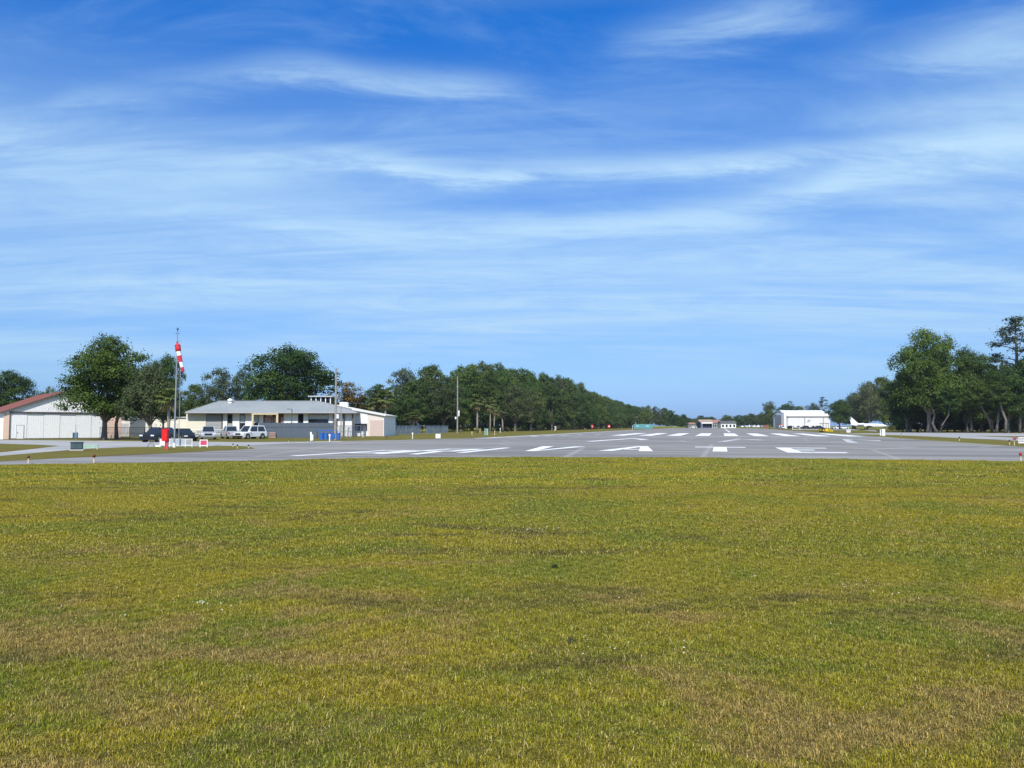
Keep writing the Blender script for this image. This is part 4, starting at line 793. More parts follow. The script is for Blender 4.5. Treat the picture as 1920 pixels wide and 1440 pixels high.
axis = [Vector((.08, -.05, .20)), Vector((.10, -.06, -.02)), Vector((.16, -.06, -.48)), Vector((.27, -.05, -.95)), Vector((.40, -.05, -1.5)), Vector((.53, -.04, -2.0)), Vector((.63, -.03, -2.42))]
rad = [.10, .27, .24, .20, .17, .15, .13]
def along(t_):
    x = t_ * (len(axis) - 1); i = min(int(x), len(axis) - 2); f = x - i; return axis[i].lerp(axis[i + 1], f), rad[i] + (rad[i + 1] - rad[i]) * f
bnd = [0, .36, .50, .68, .84, 1.0]
for k in range(5):
    mb = MB(); seg = [along(bnd[k] + (bnd[k + 1] - bnd[k]) * j / 4 + (.0008 if j == 0 else 0)) for j in range(5)]; mb.tube([s_[0] for s_ in seg], [s_[1] * (1 + .05 * math.sin(7 * k + 2 * j)) for j, s_ in enumerate(seg)], 14, k in (0,)); mb.build('red_band' if k % 2 == 0 else 'white_band', RED if k % 2 == 0 else SW, sk, True)
MB().tube([axis[1] + Vector((.27 * math.cos(t_ * .5236), .27 * math.sin(t_ * .5236), 0)) for t_ in range(13)], .014, 5).build('throat_ring', DGAL, sk)
q = G(335, 832); am = empty('antenna_mast', q, 0, 'thin grey antenna mast with short cross bars beside the windsock mast', 'mast'); ah = P(335, 690, q.y).z
MB().tube([(0, 0, 0), (0, 0, ah)], .03, 6).build('pole', GAL, am)
for z in (.3, .7): MB().tube([(-.28, 0, ah - z), (.30, 0, ah - z)], .014, 5).build('cross_bar', GAL, am)
q = G(309.5, 843); rx_ = empty('red_box', q, 0, 'bright red box on a red post beside the windsock mast', 'box'); RB = M('signal_red', (.72, .012, .012), .45, .08); z0, z1 = P(960, 827, q.y).z, P(960, 805.5, q.y).z
MB().box((0, 0, (z0 + z1) / 2), (.46, .34, z1 - z0)).build('cabinet', RB, rx_); MB().prism([(-.27, z1), (.27, z1), (.20, z1 + .07), (-.20, z1 + .07)], 'y', -.20, .20).build('cap', RB, rx_)
MB().box((.02, -.18, (z0 + z1) / 2), (.34, .025, z1 - z0 - .16)).build('door', RB, rx_); MB().box((.16, -.205, (z0 + z1) / 2), (.03, .03, .12)).build('latch', CHROME, rx_)
for x, mt in ((.05, RB), (.18, M('faded_red', (.55, .10, .14), .6))): MB().box((x, 0, z0 / 2), (.11, .14, z0)).build('post', mt, rx_)
q = G(330, 838.6); fb = empty('framed_board', q, 0, 'low white framed board with grey panels behind the red box', 'board'); k_ = q.y / F; x0, x1 = -30 * k_, 30 * k_; zt = P(960, 823.4, q.y).z
for z in (.18, zt): MB().tube([(x0, 0, z), (x1, 0, z)], .035, 6).build('rail', WHT, fb)
for x in (x0, -12 * k_, 17.5 * k_, x1): MB().tube([(x, 0, 0), (x, 0, zt + .03)], .04, 6).build('post', WHT, fb)
for a, b_, mt in ((-29.3, -21, WHT), (-11.4, 17, M('blue_grey_panel', (.40, .44, .49), .5, .1)), (18, 29.4, M('mid_grey_panel', (.33, .34, .35), .5, .1))): MB().box(((a + b_) / 2 * k_, .0, (zt + .18) / 2), ((b_ - a) * k_, .03, zt - .26)).build('panel', mt, fb)
q = G(382, 838.8); sg_ = empty('red_sign', q, 0, 'small square red sign in a white frame beside the framed board', 'sign'); k_ = q.y / F; zt = P(960, 824.2, q.y).z
MB().box((0, 0, (zt + .17) / 2), (11.5 * k_, .04, zt - .2)).build('panel', M('rose_red', (.60, .075, .14), .5, .1), sg_)
fr = MB(); fr.box((0, 0, zt - .04), (14.6 * k_, .08, .08)); fr.box((0, 0, .16), (14.6 * k_, .08, .08)); fr.box((-6.7 * k_, 0, zt / 2), (.08, .079, zt - .01)); fr.box((6.7 * k_, 0, zt / 2), (.08, .079, zt - .01)); fr.build('frame', WHT, sg_)
q = G(283, 838.5); hp = empty('hoop_rack', q, 0, 'small grey hoop standing by the road near the red box', 'hoop'); MB().tube([(.30 * math.cos(R(a)), 0, .02 + .34 * math.sin(R(a))) for a in range(0, 181, 15)], .028, 6).build('hoop', DGAL, hp); MB().box((.75, .1, .12), (.75, .12, .14)).build('white_block', WHT, hp)
q = G(281, 828.5); tb = empty('pedestal_table', q, 0, 'pale pedestal table near the black car', 'table'); MB().box((0, 0, .68), (.85, .6, .06)).build('table_top', M('pale_grey', (.5, .52, .54)), tb); MB().tube([(0, 0, 0), (0, 0, .66)], .05, 8).build('leg', GAL, tb); MB().box((0, 0, .03), (.9, .5, .05)).build('foot', M('pale_grey', (.5, .52, .54)), tb)
# green cabinet, meter post and mint rail
TEAL = M('dark_teal', (.022, .062, .058), .5, .15); q = G(144, 845.2)
cb_ = empty('utility_cabinet', q, R(24), 'squat dark teal utility cabinet by the hangar road', 'cabinet'); zt = P(960, 829.5, q.y).z
MB().box((0, 0, .06), (.95, .75, .12)).build('plinth', M('pale_concrete', (.45, .44, .42), .8), cb_); MB().box((0, 0, zt / 2 + .06), (.82, .62, zt - .14)).build('housing', TEAL, cb_); MB().box((0, 0, zt - .0), (.90, .70, .07)).build('lid', TEAL, cb_)
for x in (-.2, .2): MB().box((x, -.32, zt / 2 + .06), (.37, .025, zt - .26)).build('door', M('slate_door', (.065, .10, .115), .5), cb_)
q = G(141.5, 831); mp = empty('meter_post', q, 0, 'blue grey meter box with a hooked fitting on a post', 'post'); zt = P(960, 797.5, q.y).z; zm_ = P(960, 816, q.y).z; SL = M('slate_blue', (.12, .19, .24), .5, .1)
MB().tube([(0, 0, 0), (0, 0, zt - .35)], .045, 8).build('pole', GAL, mp); MB().box((0, -.08, zm_), (.48, .26, .62)).build('meter_box', SL, mp); MB().box((-.10, -.222, zm_), (.16, .025, .5)).build('door', TEAL, mp)
MB().tube([(0, 0, zt - .4), (-.05, 0, zt - .15), (.02, 0, zt), (.12, 0, zt - .05)], .05, 6).build('hook', GREY, mp); MB().tube([(.07, -.02, zt - .25), (.07, -.02, zt - .12)], .06, 8).build('lamp', WHT, mp)
q = G(170, 843); mr = empty('mint_rail', q, R(4), 'low mint green rail bench beside the teal cabinet', 'bench'); MINT = M('mint_paint', (.33, .52, .38), .6, .15)
for z in (.20, .36): MB().box((0, 0, z), (1.20, .06, .10)).build('plank', MINT, mr)
for x in (-.5, .52): MB().box((x, .04, .2), (.07, .08, .40)).build('leg', M('pale_mint', (.55, .65, .50), .6), mr)

# ------------------------------------------------------------------ edge lights and stakes
ORG = M('stake_orange', (.66, .36, .16), .6, .12); PALE = M('stake_cream', (.66, .52, .34), .6, .1); LENS = M('red_lens', (.11, .014, .010), .35, .1); BLENS = M('dark_lens', (.03, .02, .02), .3, .1)
def edge_light(px, by, ty, label, lens=LENS, post=PALE, grp='edge lights of the pavement'):
    q = G(px, by); o = empty('edge_light', q, 0, label, 'light', grp); h = P(960, ty, q.y).z; s_ = max(.075, h * .17)
    MB().tube([(0, 0, 0), (0, 0, h * .62)], [s_ * .48, s_ * .38], 8).build('stake', post, o); MB().tube([(0, 0, h * .58), (0, 0, h * .66)], s_ * .7, 10).build('collar', ORG, o); MB().tube([(0, 0, h * .66), (0, 0, h * .86), (0, 0, h)], [s_, s_ * .95, s_ * .35], 10).build('lens', lens, o, True)
for px, by, ty, lb, ln in ((53, 868.5, 853.5, 'red capped edge light on a cream stake beside the taxiway', LENS), (176, 868, 851.5, 'red capped edge light on a cream stake, across from the teal cabinet', LENS), (1914, 864.5, 848, 'bright red edge light at the lip of the runway pavement', M('bright_red_lens', (.45, .02, .02), .3)), (437, 838, 831.5, 'black capped edge light at the tip of the grass median', BLENS), (445, 841, 833, 'orange staked edge light at the tip of the grass median', BLENS), (466, 840.5, 833.5, 'dim edge light where the median ends at the runway', BLENS), (541, 829, 824, 'small edge light beside the board fence verge', BLENS), (1799, 827, 818.5, 'dark edge light on the verge facing the grove', LENS), (1893, 834, 824.5, 'dark edge light standing beside the red flowers', BLENS), (1752, 814.5, 810.5, 'small pale marker light by the taxi path under the oaks', BLENS), (1690, 817.5, 813, 'pale stake light where the taxi path meets the runway', BLENS), (1722, 815, 811.5, 'tiny marker light on the taxi path shoulder', BLENS), (1578, 811, 806.5, 'tiny light beside the gridded white sign', BLENS)):
    edge_light(px, by, ty, lb, ln)
def stake(px, by, ty, label, mat=None, w=.09, name='marker_stake', grp='white stakes along the verge'):
    q = G(px, by); h = P(960, ty, q.y).z; o = empty(name, q, 0, label, 'stake', grp); MB().tube([(0, 0, 0), (0, 0, h * .8)], w * .5, 6).build('shaft', mat or WHT, o); MB().box((0, -.01, h * .86), (w * 1.5, w, h * .28)).build('tip', mat or WHT, o)
for px, by, ty, lb in ((618, 828, 814, 'white stake beside the blue drums'), (583, 828, 810, 'thin white stake next to the white upright box'), (773.5, 823, 811, 'white stake standing on the verge before the slatted fence'), (680.5, 820, 811, 'leaning white stake before the metal building'), (885, 816, 809.5, 'cream stake near the foot of the round palm'), (900, 812.5, 806, 'white stake behind the cream stake by the palms'), (927.5, 816, 807.5, 'cream stake beside the teal pipes'), (938, 812, 802.5, 'pale square stake by the slanting palm'), (1186, 806.5, 798, 'white stake at the end of the teal container')): stake(px, by, ty, lb, None if 'cream' not in lb else PALE, .13)
for px, lb in ((909.5, 'pale teal pipe stub by the palms, the thinner of two'), (913.5, 'pale teal pipe stub by the palms, the wider of two')):
    q = G(px, 816); o = empty('pipe_stub', q, 0, lb, 'pipe', 'teal pipe stubs'); MB().tube([(0, 0, 0), (0, 0, 1.25)], .11 if px < 912 else .16, 8).build('pipe', M('pale_teal', (.35, .55, .52), .5), o); MB().tube([(0, 0, 1.25), (0, 0, 1.36)], .19, 8).build('cap', M('pale_teal', (.35, .55, .52)), o)
def upright(px, by, ty, wpx, label, name, mat=WHT):
    q = G(px, by); h = P(960, ty, q.y).z; w_ = wpx * q.y / F; o = empty(name, q, 0, label, 'marker'); MB().box((0, 0, h / 2 + .1), (w_, .35, h - .2)).build('box', mat, o)
    for s_ in (-1, 1): MB().box((s_ * w_ * .4, 0, .06), (.06, .2, .13)).build('foot', GAL, o)
    MB().box((0, 0, h + .02), (w_ + .08, .42, .05)).build('lid', mat, o); MB().box((0, -.185, h * .62), (w_ * .6, .02, h * .10)).build('label_plate', M('pale_grey', (.5, .52, .54)), o)
upright(584.8, 828.6, 815.5, 5.0, 'white upright box at the roadside before the board fence', 'upright_box'); upright(821.5, 824.2, 814.0, 9.0, 'low white box sign on the verge before the slatted fence', 'box_sign')

# ------------------------------------------------------------------ poles
def util_pole(px, by, ty, label, r=.15, kit=0):
    q = G(px, by); h = P(960, ty, q.y).z; o = empty('utility_pole', q, 0, label, 'pole'); MB().tube([(0, 0, 0), (.03, 0, h * .5), (0, 0, h)], [r, r * .85, r * .65], 8).build('shaft', WOOD, o)
    if kit >= 1: MB().tube([(r + .18, -.1, h * .30), (r + .18, -.1, h * .36)], .20, 8).build('lamp_pod', M('lamp_glass', (.75, .76, .78)), o)
    if kit == 2: MB().tube([(r + .2, 0, h * .36), (r + .2, 0, h * .40)], .22, 8).build('transformer', WHT, o); MB().tube([(-r - .25, 0, h * .25), (-r - .25, 0, h * .29)], .22, 8).build('meter', WHT, o); MB().box((0, 0, h * .82), (.30, .3, .35)).build('bracket', GAL, o)
    if kit == 1: MB().box((-.12, -.1, h * .06), (.35, .2, .6)).build('blue_wrap', M('blue_plastic', (.03, .13, .42), .4), o)
util_pole(628.3, 825.5, 690, 'tall wooden pole at the end of the board fence', .17, 1); util_pole(857.5, 812.5, 706, 'tall pole with white fittings at the corner of the wood', .20, 2); util_pole(638.8, 822, 764, 'shorter dark pole beside the tall pole near the metal building', .11, 0)
q = G(538, 821.4); o = empty('area_lamp', q, 0, 'thin lamp post with a short arm behind the board fence', 'lamp'); q.y += 2.5; o.location.y += 2.5; h = P(960, 767, q.y).z
MB().tube([(0, 0, 0), (0, 0, h)], .07, 8).build('post', DGAL, o); MB().tube([(0, 0, h), (-.5, 0, h + .02)], .05, 6).build('arm', DGAL, o); MB().box((-.55, 0, h), (.4, .22, .10)).build('lamp_head', DGAL, o)
q = G(654, 822); o = empty('gate_frame', q, 0, 'bare grey goal-shaped pipe frame before the metal building', 'frame')
for x in (-.28, .28): MB().tube([(x, 0, 0), (x * .4, 0, 1.85)], .05, 6).build('leg', GAL, o)
MB().tube([(-.12, 0, 1.83), (.12, 0, 1.83)], .05, 6).build('top_bar', GAL, o)

# ------------------------------------------------------------------ yard things by the board fence
BLUE = M('blue_plastic', (.03, .13, .42), .4, .15)
for k, (px, lb) in enumerate(((602.5, 'blue drum at the open end of the blue rack'), (611, 'blue drum in the middle of the blue rack'), (622, 'blue drum beside the tall pole'), (634, 'blue drum past the tall pole'))):
    q = G(px, 824.2); o = empty('drum', q, 0, lb, 'drum', 'blue drums by the fence'); MB().tube([(0, 0, 0), (0, 0, .05), (0, 0, .06), (0, 0, .42), (0, 0, .46), (0, 0, .50), (0, 0, .95)], [.30, .31, .30, .30, .32, .30, .30], 14).build('barrel', BLUE, o); MB().tube([(0, 0, .95), (0, 0, .98)], .31, 14).build('rim', BLUE, o); MB().tube([(.12, 0, .97), (.12, 0, 1.0)], .05, 8).build('bung', WHT, o)
q = G(610, 823.4); o = empty('drum_rack', q, 0, 'blue rack beam over the drums in front of the board fence', 'rack'); MB().box((.3, 0, 1.28), (3.0, .14, .16)).build('beam', BLUE, o)
for x in (-1.15, 1.7): MB().tube([(x - .1, 0, 0), (x, 0, 1.25)], .06, 6).build('leg', M('dark_blue', (.02, .05, .14), .5), o)
q = G(511.5, 821.2); o = empty('slatted_crate', q, 0, 'brown slatted crate against the board fence', 'crate'); BR = M('rosy_wood', (.36, .24, .20), .8, .2)
for z in (.16, .5, .84): MB().box((0, -.3, z), (1.1, .04, .24)).build('slat', BR, o); MB().box((0, .3, z), (1.1, .04, .24)).build('slat', BR, o)
for x in (-.5, .5):
    for y in (-.26, .26): MB().box((x, y, .52), (.09, .08, 1.04)).build('corner_post', M('dark_wood', (.06, .045, .04), .8), o)
YEL = M('safety_yellow', (.78, .66, .06), .5, .1)
for px, lb in ((493, 'yellow wheel chock closest to the jeep'), (497, 'yellow wheel chock, middle of three'), (501, 'yellow wheel chock beside the brown crate')):
    q = G(px, 822.4); o = empty('wheel_chock', q, 0, lb, 'chock', 'yellow chocks'); MB().prism([(-.16, 0), (.16, 0), (.10, .34), (-.10, .34)], 'y', -.12, .12).build('block', YEL, o); MB().tube([(0, 0, .34), (0, 0, .46)], .03, 6).build('handle', YEL, o)
q = G(535.5, 821); plant(BUSH[0], 'dry_shrub', q, 1.15, .95, 'dry brown shrub against the board fence', None, 1.0, 'shrub')
q = G(725, 822.6); o = empty('valve_stub', q, 0, 'dark rusty valve stub on the verge before the slatted fence', 'valve'); MB().tube([(0, 0, 0), (0, 0, .35)], .16, 8).build('stub', M('rust', (.16, .09, .06), .8), o); MB().tube([(-.18, 0, .38), (.22, 0, .38)], .08, 6).build('hand_wheel', M('rust', (.16, .09, .06)), o)

# ------------------------------------------------------------------ runway-side signs
q = G(1041, 807.2); o = empty('numeral_board', q, 0, 'white standing figure 3 at the edge of the wood', 'sign'); s_ = q.y / F
cu3 = bpy.data.curves.new('numeral', 'FONT'); cu3.body = '3'; cu3.size = 11 * s_; cu3.extrude = .06; cu3.align_x = 'CENTER'; tmp = bpy.data.objects.new('numeral', cu3); COL.objects.link(tmp)
me = bpy.data.meshes.new_from_object(tmp.evaluated_get(bpy.context.evaluated_depsgraph_get())); bpy.data.objects.remove(tmp); me.materials.clear(); me.materials.append(WHT); nm = link(bpy.data.objects.new('numeral', me), o); nm.rotation_euler = (R(90), 0, 0); nm.location = (0, 0, .1)
MB().tube([(0, .1, 0), (0, .1, .8)], .05, 6).build('stake', GAL, o)
for px, by, rr, lb in ((1110, 803.6, 3.6, 'round red and white marker board beside the wood'), (1142, 802.2, 3.0, 'smaller round red marker board farther along the wood')):
    q = G(px, 804.8 if px < 1120 else 804.0); s_ = q.y / F; zc_ = P(960, 799.5, q.y).z; o = empty('round_marker', q, 0, lb, 'sign'); MB().tube([(0, 0, zc_), (0, .05, zc_)], rr * s_, 16).build('disc', RB, o); MB().tube([(0, -.03, zc_), (0, .0, zc_)], rr * .45 * s_, 12).build('centre', WHT, o); MB().tube([(0, .1, 0), (0, .1, zc_)], .06, 6).build('post', GAL, o)
q = G(1096, 805.3); o = empty('orange_cone', q, 0, 'low orange marker beside the round red marker', 'marker'); MB().tube([(0, 0, 0), (0, 0, .05), (0, 0, .06), (0, 0, .8)], [.8, .8, .5, .15], 10).build('cone', M('orange_plastic', (.7, .16, .04), .5), o); MB().tube([(0, 0, .3), (0, 0, .45)], [.41, .34], 10).build('band', WHT, o)
q = G(1206, 804.8); s_ = q.y / F; o = empty('freight_container', q, R(3), 'teal freight container at the bend of the wood', 'container'); Lc = 36 * s_; zc_ = P(960, 795.2, q.y).z; TL = M('teal_container', (.11, .30, .32), .5, .2)
MB().box((0, 1.2, zc_ / 2 + .1), (Lc, 2.4, zc_ - .2)).build('box', TL, o); rb = MB(); [rb.box((-Lc / 2 + .2 + k * (Lc - .4) / 29, -.03, zc_ / 2 + .1), (.16, .06, zc_ - .45)) for k in range(30)]; tag(rb.build('corrugation', TL, o), kind='stuff')
for x, w_ in ((-Lc * .30, 1.3), (Lc * .22, 1.8)): MB().box((x, -.08, zc_ * .62), (w_, .05, .7)).build('patch', M('pale_teal', (.35, .55, .52)), o)
for x in (-1, 1): MB().box((x * Lc * .48, 1.2, .06), (.3, 2.2, .12)).build('skid', DGAL, o)
q = G(1591, 812); s_ = q.y / F; zt = P(960, 804.7, q.y).z; o = empty('gridded_sign', q, 0, 'square white sign with a dark grid by the runway', 'sign'); MB().box((0, 0, zt / 2 + .08), (7.5 * s_, .08, zt - .16)).build('panel', WHT, o)
for i in range(3):
    for j in range(2): MB().box(((i - 1) * 2.2 * s_, -.05, zt * .55 + j * .42), (1.4 * s_, .03, .26)).build('dark_patch', GREY, o)
for x in (-3, 3): MB().tube([(x * s_, 0, 0), (x * s_, 0, .3)], .05, 6).build('leg', GAL, o)
q = G(1655, 817.3); s_ = q.y / F; zt = P(960, 805.3, q.y).z; o = empty('ladder_marker', q, R(-18), 'white upright ladder-like marker frame by the runway edge', 'marker')
for x in (-3.6, -.2, 1.6, 3.4): MB().tube([(x * s_, 0, 0), (x * s_, 0, zt if x > -3 else zt * .95), (x * s_ + (.12 if x < 2 else -.12), 0, zt + .06)], .11, 6).build('upright', WHT, o)
for z in (.12, zt): MB().box((.9 * s_ if z > 1 else 1.6 * s_, 0, z), (5.4 * s_ if z > 1 else 4 * s_, .14, .16)).build('cross_bar', WHT, o)
MB().box((.8 * s_, .03, zt * .55), (2.2 * s_, .04, zt * .8)).build('grey_panel', M('pale_grey', (.5, .52, .54)), o)
q = G(1917, 834.5); s_ = q.y / F; zt, zb = P(960, 820, q.y).z, P(960, 831, q.y).z; o = empty('notice_board', q, 0, 'white notice board with dark lines of writing at the runway edge', 'sign')
MB().box((0, 0, (zt + zb) / 2), (15 * s_, .05, zt - zb)).build('panel', WHT, o)
PUR = M('purple_ink', (.10, .05, .10), .6)
for k, (z, ww) in enumerate(((.78, .80), (.56, .66), (.30, .86))):
    x = -.46 * 15 * s_
    while x < (.5 * ww) * 15 * s_ - .05:
        w_ = rng.uniform(.05, .11); MB().box((x + w_ / 2, -.03, zb + (zt - zb) * z), (w_, .012, .065)).build('lettering', PUR, o); x += w_ + .022
for x in (-5.5, 5.5): MB().tube([(x * s_, .04, 0), (x * s_, .04, zb + .05)], .035, 6).build('leg', GAL, o)
q = G(1902, 835.6); o = empty('red_flower_stake', q, 0, 'crimson flowers tied to a cream stake beside the notice board', 'flowers'); zt = P(960, 819.5, q.y).z; MB().tube([(0, 0, 0), (0, 0, zt * .6)], .04, 6).build('stake', PALE, o)
fl = MB(); CR = M('crimson_petal', (.38, .03, .09), .7, .2)
for k in range(70):
    c_ = Vector((rng.gauss(0, .11), rng.gauss(0, .09), zt * .80 + rng.gauss(0, .09))); fl.slab([c_, c_ + Vector((.06, .01, .02)), c_ + Vector((.04, .02, .07)), c_ + Vector((-.02, -.03, .05))], .004)
fl.build('petals', CR, o)

# ------------------------------------------------------------------ far side: big white hangar, jet, tractor, vehicles
HY = 500.0; k_ = HY / F; hq = P(1513, 798, HY); hq.z = 0
bh = empty('jet_hangar', hq, 0, 'big white hangar with a pitched roof beyond the runway', 'hangar'); hx = lambda px: (px - 1513) * k_; hz_ = lambda py: P(960, py, HY).z
x0, x1, ze, zr = hx(1477), hx(1557), hz_(780.5), hz_(771.5)
MB().box(((x0 + x1) / 2, 14, ze / 2), (x1 - x0, 27, ze)).build('wall', M('off_white', (.72, .71, .71), .6, .05), bh)
MB().prism([(-.6, ze - .1), (14, zr + .6), (28.2, ze - .1), (28.2, ze + .3), (14, zr + 1.0), (-.6, ze + .3)], 'x', x0 - .3, x1 + .4).build('roof', WHT, bh)
MB().box(((x0 + x1) / 2, .2, ze - .35), (x1 - x0, .5, .5)).build('door_header', GREY, bh)
for a, b_ in ((1478.5, 1508.5), (1509.5, 1543.5), (1544.5, 1556)): 
    dl = MB().box(((hx(a) + hx(b_)) / 2, .3, ze * .46), (hx(b_) - hx(a), .3, ze * .86)).build('door_leaf', MATS['off_white'], bh); rb = MB(); [rb.box((hx(a) + .4 + j * (hx(b_) - hx(a) - .8) / 9, .12, ze * .46), (.10, .10, ze * .84)) for j in range(10)]; tag(rb.build('door_rib', MATS['off_white'], dl), kind='stuff')
for px in (1509, 1544): MB().box((hx(px), .1, ze * .5), (.5, .3, ze * .95)).build('divider', GREY, bh)
MB().prism([(hx(1513), hz_(791)), (hx(1516.5), hz_(787.3)), (hx(1520), hz_(786.6)), (hx(1518), hz_(791))], 'y', -.02, .14).build('tail_emblem', M('grey_emblem', (.36, .36, .35), .6), bh)
MB().box((hx(1471.5), 6, hz_(773.5) / 2), (hx(1474) - hx(1469), 14, hz_(773.5))).build('end_tower', WHT, bh); MB().box((hx(1475.3), 8, hz_(774.5) / 2), (.9, 12, hz_(774.5))).build('tower_side', GREY, bh); MB().box((hx(1467.6), 7, hz_(778) / 2), (.8, 12, hz_(778))).build('tower_side', GREY, bh)
for px in (1490.5, 1525.5):
    MB().box((hx(px), 3.5, ze + (zr + .6 - ze) * .30), (2.1, 1.2, .9)).build('roof_light', GREY, bh)
    MB().box((hx(px) - .6, 9, ze + (zr + .6 - ze) * .70), (1.8, 1.2, .9)).build('roof_light', GREY, bh)
def jet():
    q = P(1628, 798, 402); q.z = 0; s_ = 402 / F; j = empty('business_jet', q, R(-6), 'white twin-engined jet with a tall swept tail parked by the grove', 'aeroplane')
    st__ = [(-9.2, .15, 2.7), (-7.5, .55, 2.45), (-4.5, .98, 2.15), (0, 1.1, 2.05), (4.5, 1.08, 2.0), (7.2, .85, 1.95), (8.8, .45, 1.85), (9.6, .08, 1.75)]
    MB().tube([(x, 0, z) for x, r_, z in st__], [r_ for x, r_, z in st__], 14).build('fuselage', PWHT, j, True)
    MB().prism([(-9.9, 6.6), (-8.7, 6.7), (-5.2, 3.3), (-4.0, 2.9), (-8.6, 2.9)], 'y', -.10, .10).build('tail_fin', PWHT, j)
    tl = MB(); tl.prism([(-10.1, -3.0), (-9.4, -3.0), (-8.6, 0), (-9.4, 3.0), (-10.1, 3.0), (-9.6, 0)], 'z', 6.45, 6.58); tl.build('tailplane', PWHT, j)
    for sg in (-1, 1):
        wg = MB(); wg.add([(2.8, sg * .9, 1.35), (-1.6, sg * .9, 1.3), (-3.4, sg * 8.4, 1.95), (-2.2, sg * 8.4, 2.0), (2.8, sg * .9, 1.55), (-1.6, sg * .9, 1.42), (-3.4, sg * 8.4, 2.0), (-2.2, sg * 8.4, 2.06)], [(0, 1, 2, 3), (4, 5, 6, 7), (0, 3, 7, 4), (1, 2, 6, 5), (3, 2, 6, 7)]); wg.build('wing', PWHT, j)
        en = MB().tube([(-2.6, sg * 1.75, 2.75), (-3.2, sg * 1.75, 2.75), (-5.2, sg * 1.75, 2.7), (-6.0, sg * 1.75, 2.65)], [.52, .60, .52, .34], 12).build('engine', PWHT, j, True); MB().tube([(-2.57, sg * 1.75, 2.75), (-2.62, sg * 1.75, 2.75)], .44, 12).build('intake', BLK, en); MB().box((-4.2, sg * 1.25, 2.65), (1.6, .7, .16)).build('pylon', PWHT, en)
        for k in range(6): MB().box((4.6 - k * 1.15, sg * 1.06, 2.38), (.42, .07, .42)).build('window', CGL, j)
        lg = MB().tube([(-1.3, sg * 1.5, 1.45), (-1.3, sg * 1.5, .3)], .10, 6).build('landing_gear', GAL, j); MB().tube([(-1.3, sg * 1.38, .36), (-1.3, sg * 1.66, .36)], .36, 12).build('tyre', TYRE, lg)
    MB().add([(7.0, -.55, 2.35), (7.0, .55, 2.35), (7.95, .40, 2.12), (7.95, -.40, 2.12), (6.7, 0, 2.85)], [(0, 3, 4), (3, 2, 4), (2, 1, 4), (1, 0, 4)]).build('windscreen', CGL, j)
    ng_ = MB().tube([(6.8, 0, 1.3), (6.9, 0, .25)], .08, 6).build('landing_gear', GAL, j); MB().tube([(6.9, -.1, .28), (6.9, .1, .28)], .28, 10).build('tyre', TYRE, ng_)
jet()
def small_plane(px, Y, rz, label):
    q = P(px, 798, Y); q.z = 0; j = empty('light_aeroplane', q, rz, label, 'aeroplane', 'light aeroplanes parked at the far end')
    st__ = [(-4.4, .10, 1.35), (-2.5, .35, 1.3), (-.4, .62, 1.3), (1.2, .62, 1.25), (2.6, .50, 1.2), (3.1, .22, 1.2)]
    MB().tube([(x, 0, z) for x, r_, z in st__], [r_ for x, r_, z in st__], 10).build('fuselage', PWHT, j, True); MB().box((.5, 0, 1.98), (1.5, 10.6, .16)).build('wing', PWHT, j); MB().box((-4.0, 0, 1.45), (.8, 3.2, .08)).build('tailplane', PWHT, j); MB().prism([(-4.6, 1.4), (-3.6, 1.4), (-4.1, 2.6), (-4.6, 2.6)], 'y', -.05, .05).build('tail_fin', PWHT, j); MB().box((1.1, 0, 1.68), (.9, 1.05, .42)).build('cockpit_glass', CGL, j); MB().box((3.16, 0, 1.2), (.05, .14, 1.8)).build('propeller', BLK, j)
    for x, y in ((.3, -.9), (.3, .9), (2.5, 0)): lg = MB().tube([(x, y * .5, .9), (x, y, .2)], .05, 6).build('landing_gear', GAL, j); MB().tube([(x, y - .08, .2), (x, y + .08, .2)], .2, 10).build('tyre', TYRE, lg)
for px, Y, rz, lb in ((1396, 560, R(200), 'white light aeroplane closest to the far houses'), (1411, 590, R(160), 'white light aeroplane in the middle of the far parking row'), (1424, 555, R(20), 'white light aeroplane next to the brick-red crate')): small_plane(px, Y, rz, lb)
q = G(1547, 810); s_ = q.y / F; o = empty('yellow_tractor', q, R(8), 'yellow tractor with a dark canopy beside the runway', 'tractor'); YT = M('tractor_yellow', (.72, .50, .02), .4, .12)
MB().prism([(-1.5, .35), (1.6, .35), (1.65, .85), (.3, 1.0), (-1.4, .95)], 'y', -.55, .55).build('body', YT, o); MB().box((-.4, 0, 1.15), (.7, .8, .3)).build('seat', BLK, o)
cn = MB(); cn.prism([(-1.5, 2.62), (1.1, 2.62), (.8, 2.78), (-1.2, 2.78)], 'y', -.8, .8); cn.build('canopy', M('canopy_dark', (.10, .08, .07), .6), o)
for x, y in ((-1.2, -.6), (-1.2, .6), (.8, -.6), (.8, .6)): MB().tube([(x, y, .9), (x, y, 2.64)], .05, 6).build('canopy_post', BLK, o)
for x, r_ in ((-1.0, .55), (1.15, .38)):
    for y in (-.72, .72): wh = MB().tube([(x, y - .15, r_), (x, y + .15, r_)], r_, 14).build('wheel', TYRE, o); MB().tube([(x, y - .17, r_), (x, y + .17, r_)], r_ * .5, 10).build('rim', YT, wh)
MB().tube([(.35, 0, 1.0), (.15, 0, 1.5)], .03, 6).build('steering_column', BLK, o)
mw = MB().box((.2, -1.5, .34), (2.4, 1.4, .30)).build('mower_deck', YT, o)
q = G(1493, 806.2); s_ = q.y / F; o = empty('white_barrier', q, 0, 'white barrier frame before the hangar doors', 'barrier'); 
for z in (.35, 1.25): MB().box((0, 0, z), (14 * s_, .12, .18)).build('rail', WHT, o)
for x, h in ((-6.8, 2.6), (6.8, 1.3)): MB().box((x * s_, 0, h / 2), (.22, .16, h)).build('post', WHT, o)
